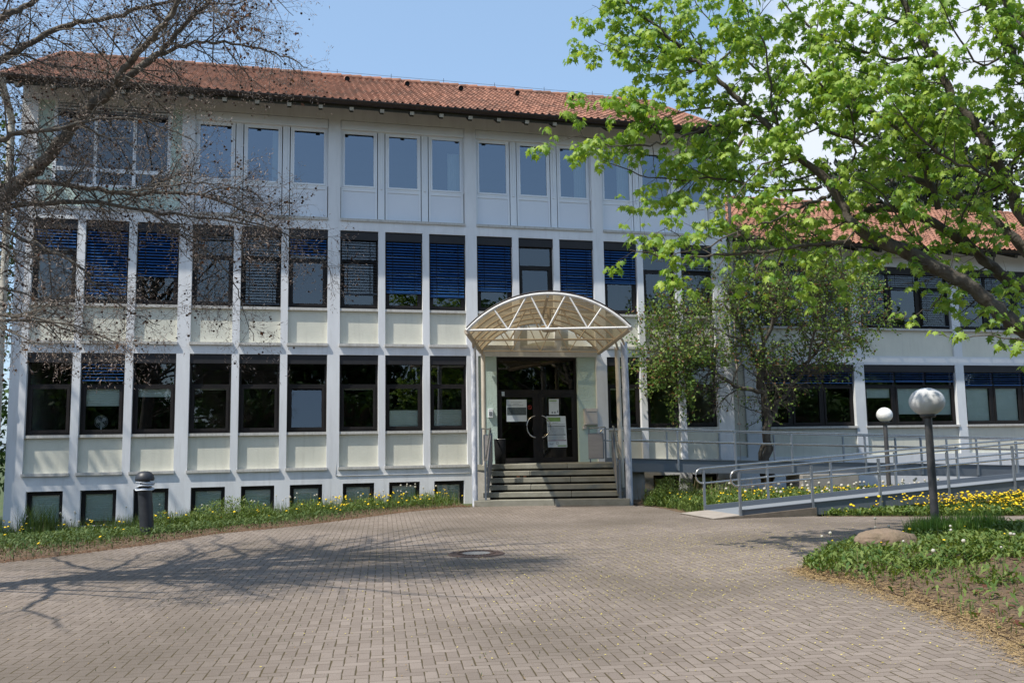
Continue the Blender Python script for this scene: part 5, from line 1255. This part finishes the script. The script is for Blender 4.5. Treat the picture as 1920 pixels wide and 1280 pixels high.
def copy_tree(o, parent=None):
    c = o.copy(); COL.objects.link(c)
    if parent: c.parent = parent; c.matrix_parent_inverse = o.matrix_parent_inverse.copy()
    for ch in o.children: copy_tree(ch, c)
    return c
for k in range(1, 17):
    c = copy_tree(row); s_ = random.uniform(.82, 1.12)
    c.location = (-22 + k * 5.6 + random.uniform(-1.5, 1.5), -47 + random.uniform(-6, 5), 0); c.scale = (s_, s_, s_ * random.uniform(.9, 1.05)); c.rotation_euler = (0, 0, random.uniform(0, 6))

# ------------------------------------------------------------------ ground cover
def scatter(poly, n, dens=None):
    P = np.array([p[:2] for p in poly]); lo, hi = P.min(0), P.max(0); out_ = []
    tot = 0
    while tot < n:
        G = rng.uniform(lo, hi, (max(n * 3, 4000), 2)); G = G[inside(G, [tuple(p) for p in P])]
        if dens is not None: G = G[rng.random(len(G)) < dens(G[:, 0], G[:, 1])]
        out_.append(G); tot += len(G)
        if len(G) == 0: break
    return np.concatenate(out_)[:n]
def blades(name, G, zf, hmin, hmax, wd, matn, label, lean=.5, curl=.35):
    n = len(G); P = np.column_stack([G, zf(G[:, 0], G[:, 1])]); a = rng.random(n) * 2 * PI
    # template: bent blade along z
    tv = [(-.5, 0, 0), (.5, 0, 0), (.38, 0, .5), (-.38, 0, .5), (.0, 0, 1)]; tv = [(x, curl * z * z, z * (1 - .2 * z)) for x, _, z in tv]
    le = np.abs(rng.normal(0, lean, n)); zax = np.column_stack([np.cos(a) * le, np.sin(a) * le, np.ones(n)]); xa = np.column_stack([-np.sin(a), np.cos(a), np.zeros(n)])
    R_ = rotm(xa, zax); h = rng.uniform(hmin, hmax, n); w_ = wd * rng.uniform(.6, 1.4, n)
    o = batch(name, tv, [(0, 1, 2, 3), (3, 2, 4)], R_, P, np.column_stack([w_, h, h]), matn); tag(o, label, name.replace('_', ' '), kind='stuff'); return o
def leaves_flat(name, G, zf, smin, smax, matn, label, up=.6, hz=.06):
    n = len(G); P = np.column_stack([G, zf(G[:, 0], G[:, 1]) + rng.random(n) * hz]); a = rng.random(n) * 2 * PI
    tv = [(0, 0, 0), (.25, .12, .03), (.4, .07, .05), (.6, .2, .05), (.78, .1, .02), (1, 0, -.06), (.78, -.1, .02), (.6, -.2, .05), (.4, -.07, .05), (.25, -.12, .03)]
    X_ = np.column_stack([np.cos(a), np.sin(a), rng.uniform(.05, up * 1.6, n)]); Z_ = np.column_stack([-np.cos(a) * .3, -np.sin(a) * .3, np.ones(n)]) + rng.normal(0, .2, (n, 3))
    o = batch(name, tv, [tuple(range(10))], rotm(X_, Z_), P, rng.uniform(smin, smax, n), matn); tag(o, label, name.replace('_', ' '), kind='stuff'); return o
dsc = [(0, 0, .25)] + [(math.cos(a) * (1 if k % 2 else .85), math.sin(a) * (1 if k % 2 else .85), 0) for k, a in enumerate(np.linspace(0, 2 * PI, 12, endpoint=False))]
dsf = [(0, i, i % 12 + 1) for i in range(1, 13)] + [tuple(range(12, 0, -1))]
def flowers(name, G, zf, hmin, hmax, smin, smax, matn, label, ball=False):
    n = len(G); h = rng.uniform(hmin, hmax, n); P0 = np.column_stack([G, zf(G[:, 0], G[:, 1])]); off = rng.normal(0, .035, (n, 2)); P1 = P0 + np.column_stack([off, h])
    Z_ = np.column_stack([rng.normal(0, .35, n), rng.normal(-.25, .35, n), np.ones(n)])
    tv, tf_ = (icv, icf) if ball else (dsc, dsf)
    o = batch(name, tv, tf_, rotm(rng.normal(0, 1, (n, 3)), Z_) if ball else rotm(np.column_stack([np.ones(n), np.zeros(n), -Z_[:, 0]]), Z_), P1, rng.uniform(smin, smax, n), matn)
    tag(o, label, name.replace('_', ' '), kind='stuff')
    st_ = tubes('flower_stalk', {3: [(np.array([a, (a + b) / 2 + (.005, 0, 0), b]), .0025) for a, b in zip(P0, P1)]}, 'grass', o)
    return o
# left bed: thin near the paving, lush by the wall
ELa = np.array(EDGE_L + [np.array(STAIR_L)])
def dist_edge(x, y): 
    ye = np.interp(x, ELa[:, 0], ELa[:, 1]); return y - ye
vis = lambda x, y: ((x > -9) & (x < 4.5)).astype(float)
bed_vis = [(-8.5, -11)] + [tuple(p) for p in EDGE_L[1:]] + [(4.3, -2.5), (4.3, -.02), (-8.5, -.02)]
dl_ = lambda x, y: np.clip(.05 + dist_edge(x, y) * .35, .03, 1)
zl = lambda x, y: hl(x, y) - .005
G = scatter(bed_vis, 26000, dl_); blades('grass', G, zl, .05, .16, .010, 'weeddark', 'grass and weeds in the bed along the left facade', lean=.7)
G = scatter(bed_vis, 22000, lambda x, y: np.clip(.10 + dist_edge(x, y) * .4, .05, 1)); leaves_flat('weeds', G, zl, .04, .11, 'weeddark', 'broad weed leaves in the left bed', hz=.11)
G = scatter(bed_vis, 6000, lambda x, y: sst(-2.6, -.4, y) * (.4 + .6 * np.sin(x * 2.1) ** 2)); blades('tall_grass', G, zl, .16, .46, .009, 'grass', 'taller grass close to the left facade', lean=.35)
# clumps of bushier weeds
def clump(c, r, n, hh): 
    a = rng.random(n) * 2 * PI; q = np.sqrt(rng.random(n)) * r; return np.column_stack([c[0] + q * np.cos(a), c[1] + q * np.sin(a) * .6])
for c, r, n, h in (((-1.3, -1.6), 1.2, 4200, .58), ((-2.7, -1.9), .7, 1300, .40), ((.5, -1.4), .6, 1000, .36), ((3.4, -1.5), .7, 700, .28), ((1.9, -1.7), .6, 700, .26), ((-4.2, -3.0), .8, 800, .22)):
    G = clump(c, r, n, h); z_ = lambda x, y: hl(x, y) + rng.random(len(x)) ** .7 * h * np.clip(1 - (np.hypot(x - c[0], (y - c[1]) / .6) / r) ** 2, .1, 1)
    leaves_flat('weeds', G, z_, .04, .09, 'grass', 'bushy weed clump before the left facade', up=.8, hz=.0)
G = clump((-5.5, -1.0), .45, 260, 1); blades('tall_grass', G, zl, .45, .95, .016, 'grass', 'tall grass tuft at the left corner of the facade', lean=.28, curl=.5)
G = scatter(bed_vis, 190, lambda x, y: np.where(x > 1, 1.0, .12) * np.clip(dist_edge(x, y) * .8, .1, 1)); flowers('dandelions', G, zl, .12, .36, .024, .036, 'yellow', 'yellow dandelions in the bed along the left facade')
G = scatter(bed_vis, 60, lambda x, y: sst(-2.5, -.5, y)); flowers('seed_heads', G, zl, .3, .55, .02, .03, 'clock', 'white seed heads before the left facade', ball=True)
G = scatter(bed_vis, 180, lambda x, y: sst(-3, -.5, y)); blades('dry_stalks', G, zl, .3, .75, .006, 'drygrass', 'thin dry stalks before the left facade', lean=.15, curl=.15)
# middle bed
bm_ = [(8.42, -3.7), (8.6, -5.0), (8.45, -5.85), (9.2, -5.8), (22, -5.75), (22, -2.0), (9, -2.0)]
zm = lambda x, y: hm(x, y) - .005
G = scatter(bm_, 15000, lambda x, y: np.clip(1.25 - (x - 8) * .07, .25, 1)); blades('grass', G, zm, .08, .26, .010, 'grass', 'rank grass between the steps and the lower ramp', lean=.6)
G = scatter(bm_, 14000, lambda x, y: np.clip(1.25 - (x - 8) * .07, .25, 1)); leaves_flat('weeds', G, zm, .05, .12, 'grass', 'leafy weeds between the steps and the lower ramp', up=.9, hz=.26)
for c, r, n, h in (((9.2, -3.6), .8, 3200, .75), ((8.75, -3.95), .5, 1900, .55), ((9.0, -4.6), .5, 1100, .38), ((10.6, -3.4), .9, 2200, .55), ((12.2, -4.0), .9, 1500, .42)):
    if not n: continue
    G = clump(c, r, n, h); z_ = lambda x, y: hm(x, y) + rng.random(len(x)) ** .7 * h * np.clip(1 - (np.hypot(x - c[0], (y - c[1]) / .6) / r) ** 2, .1, 1)
    leaves_flat('weeds', G, z_, .03, .07, 'grass', 'bushy weed clump right of the entrance steps', up=.8, hz=0)
G = clump((9.15, -5.0), .38, 1100, 1); blades('tall_grass', G, zm, .2, .42, .008, 'grass', 'dense green grass tuft right of the entrance steps', lean=.5)
G = scatter([(8.6, -3.2), (12.5, -3.2), (12.5, -2), (8.6, -2)], 260); blades('dry_stalks', G, zm, .3, .8, .008, 'drygrass', 'dry stalks below the upper ramp', lean=.3, curl=.3)
G = scatter([(10.2, -5.6), (18, -5.6), (18, -4.2), (10.2, -4.2)], 260, lambda x, y: np.clip(.3 + (x - 10) * .15, .1, 1)); flowers('dandelions', G, zm, .22, .42, .025, .042, 'yellow', 'yellow dandelions between the two ramp runs')
G = scatter([(8.6, -5.7), (10.4, -5.7), (10.4, -4.4), (8.6, -4.4)], 28); flowers('dandelions', G, zm, .2, .36, .02, .035, 'yellow', 'a few yellow dandelions right of the steps')
G = scatter([(10.4, -5.4), (17, -5.4), (17, -3.6), (10.4, -3.6)], 55); flowers('seed_heads', G, zm, .32, .50, .03, .045, 'clock', 'white seed heads between the two ramp runs', ball=True)
# strip in front of the lower ramp
bs_ = [tuple(p + np.array([0, .08])) for p in [np.array(q) for q in STRIP[:3]]] + [(22, -6.9), (21, -7.5), (10.9, -7.5)]
G = scatter(bs_, 7000); blades('grass', G, zm, .05, .18, .010, 'grass', 'grass strip in front of the lower ramp', lean=.7)
G = scatter(bs_, 5200); leaves_flat('weeds', G, zm, .06, .16, 'grass', 'dandelion leaves in front of the lower ramp', up=.8, hz=.1)
G = scatter(bs_, 1050, lambda x, y: np.clip((x - 10.9) * .22, .05, 1)); flowers('dandelions', G, zm, .10, .40, .018, .044, 'yellow', 'dense yellow dandelions in front of the lower ramp')
# foreground bed
br_ = BED_R; zr = lambda x, y: hr(x, y) - .005
Pt = np.array([7.4, -12.9])
lush = lambda x, y: np.clip(1.25 - np.maximum(0, -(y + 12.9 - (x - 7.5) * .12)) * .42 - .25 * np.sin(x * 2.3 + y * 1.1), .10, 1) * (x < 14) * (np.hypot((x - 7.85) / 1.5, y + 13.3) > .34)
G = scatter(br_, 15000, lush); blades('grass', G, zr, .05, .17, .010, 'grass', 'grass round the stone in the foreground bed', lean=.65)
G = scatter(br_, 16000, lush); leaves_flat('weeds', G, zr, .05, .13, 'grass', 'weeds round the stone in the foreground bed', up=.8, hz=.08)
for c, r, n, h in (((7.55, -15.0), .38, 620, .16), ((6.9, -15.2), .3, 260, .12), ((8.4, -14.9), .35, 420, .14), ((7.6, -16.6), .4, 420, .14), ((7.3, -17.6), .35, 300, .14), ((6.35, -16.2), .0, 0, 0), ((7.0, -14.2), .35, 260, .12), ((8.9, -14.2), .6, 420, .2), ((6.9, -16.3), .25, 130, .1), ((8.2, -16.0), .4, 300, .16), ((6.55, -17.6), .3, 160, .12), ((10.0, -12.6), .9, 900, .22), ((11.3, -12.9), .9, 700, .3)):
    if not n: continue
    G = clump(c, r, n, h); z_ = lambda x, y: hr(x, y) + rng.random(len(x)) ** .7 * h * np.clip(1 - (np.hypot(x - c[0], (y - c[1]) / .6) / r) ** 2, .1, 1)
    leaves_flat('weeds', G, z_, .05, .10, 'grass', 'low weed clump on bare soil in the foreground bed', up=.7, hz=0)
G = clump((9.75, -12.35), .8, 2600, 1); blades('tall_grass', G, zr, .16, .46, .012, 'tuft', 'bright tall grass tuft round the foot of the near lamp post', lean=.55)
G = scatter(br_, 14, lambda x, y: lush(x, y) * (x < 9.5)); flowers('dandelions', G, zr, .12, .22, .016, .026, 'yellow', 'single yellow dandelions in the foreground bed')
G = scatter(br_, 26, lambda x, y: (x < 10.5) * (y > -16)); flowers('seed_heads', G, zr, .15, .35, .015, .024, 'clock', 'white seed heads in the foreground bed', ball=True)
G = scatter(br_, 60, lush); blades('dry_stalks', G, zr, .2, .45, .004, 'drygrass', 'thin stalks beside the stone', lean=.2, curl=.2)
G = scatter(br_, 6000, lambda x, y: (x < 12) * 1.0); crumbs('soil_crumbs', G, lambda x, y: hr(x, y), 'clods and crumbs of soil in the foreground bed')
G = scatter(bed_vis, 3500, lambda x, y: (dist_edge(x, y) < 1.6) * 1.0); crumbs('soil_crumbs', G, lambda x, y: hl(x, y), 'clods of soil along the rim of the left bed')
Gj = rng.uniform((-3, -19), (8.5, -4.5), (900, 2)); Gj = Gj[~inside(Gj, BED_R) & ~inside(Gj, BED_L)]
blades('joint_weeds', Gj, lambda x, y: H(x, y), .008, .03, .006, 'weeddark', 'tiny weeds sprouting from the paving joints', lean=.8)
# litter
def litter(name, G, z, smin, smax, asp, matn, label):
    n = len(G); P = np.column_stack([G, z(G[:, 0], G[:, 1]) + rng.random(n) * .006]); a = rng.random(n) * 2 * PI
    X_ = np.column_stack([np.cos(a), np.sin(a), rng.normal(0, .12, n)]); Z_ = np.column_stack([rng.normal(0, .25, n), rng.normal(0, .25, n), np.ones(n)])
    L_ = rng.uniform(smin, smax, n); o = batch(name, [(-.5, -.5, 0), (.5, -.5, 0.1), (.5, .5, 0), (-.5, .5, .1)], [(0, 1, 2, 3)], rotm(X_, Z_), P, np.column_stack([L_, L_ * asp, L_ * .3]), matn)
    tag(o, label, 'litter', kind='stuff')
edge = np.array([on_ground(*p)[:2] for p in ((1503, 1066), (1530, 1080), (1600, 1092), (1700, 1124), (1780, 1152), (1850, 1182), (1935, 1224), (2000, 1262))])
t_ = rng.random(9000) * (len(edge) - 1); i_ = t_.astype(int); f_ = t_ - i_; Ge = edge[i_] * (1 - f_[:, None]) + edge[i_ + 1] * f_[:, None] + rng.normal(0, .13, (9000, 2))
litter('straw_litter', Ge, lambda x, y: np.maximum(H(x, y) + .006, np.where(inside(np.column_stack([x, y]), BED_R), hr(x, y) + .006, 0)), .02, .07, .08, 'straw', 'dry straw and husks along the rim of the foreground bed')
Gp = rng.normal((6.4, -13.2), (2.6, 3.0), (14000, 2)); Gp = Gp[~inside(Gp, BED_R) & (Gp[:, 1] < -7.6)]
litter('blossom_litter', Gp, lambda x, y: H(x, y) + .004, .006, .018, .55, 'pollen', 'tiny yellow blossom litter strewn over the paving')
Gs = rng.uniform((-4, -20), (9, -4), (4000, 2)); Gs = Gs[~inside(Gs, BED_R) & ~inside(Gs, BED_L)]; litter('dust_litter', Gs, lambda x, y: H(x, y) + .004, .006, .014, .7, 'straw', 'scattered crumbs of debris on the paving')
G = scatter(br_, 260, lambda x, y: (x < 10) * 1.0); litter('fallen_leaf_litter', G, lambda x, y: hr(x, y) + .01, .04, .09, .6, 'rustleaf', 'brown fallen leaves on the soil of the foreground bed')
t_ = rng.random(3500) * (len(ELa) - 1.001); i_ = t_.astype(int); f_ = t_ - i_; Ge = ELa[i_] * (1 - f_[:, None]) + ELa[i_ + 1] * f_[:, None] + rng.normal(0, .12, (3500, 2))
litter('straw_litter', Ge, lambda x, y: H(x, y) + .02, .01, .05, .2, 'rustleaf', 'dry crumbs along the rim of the left bed')
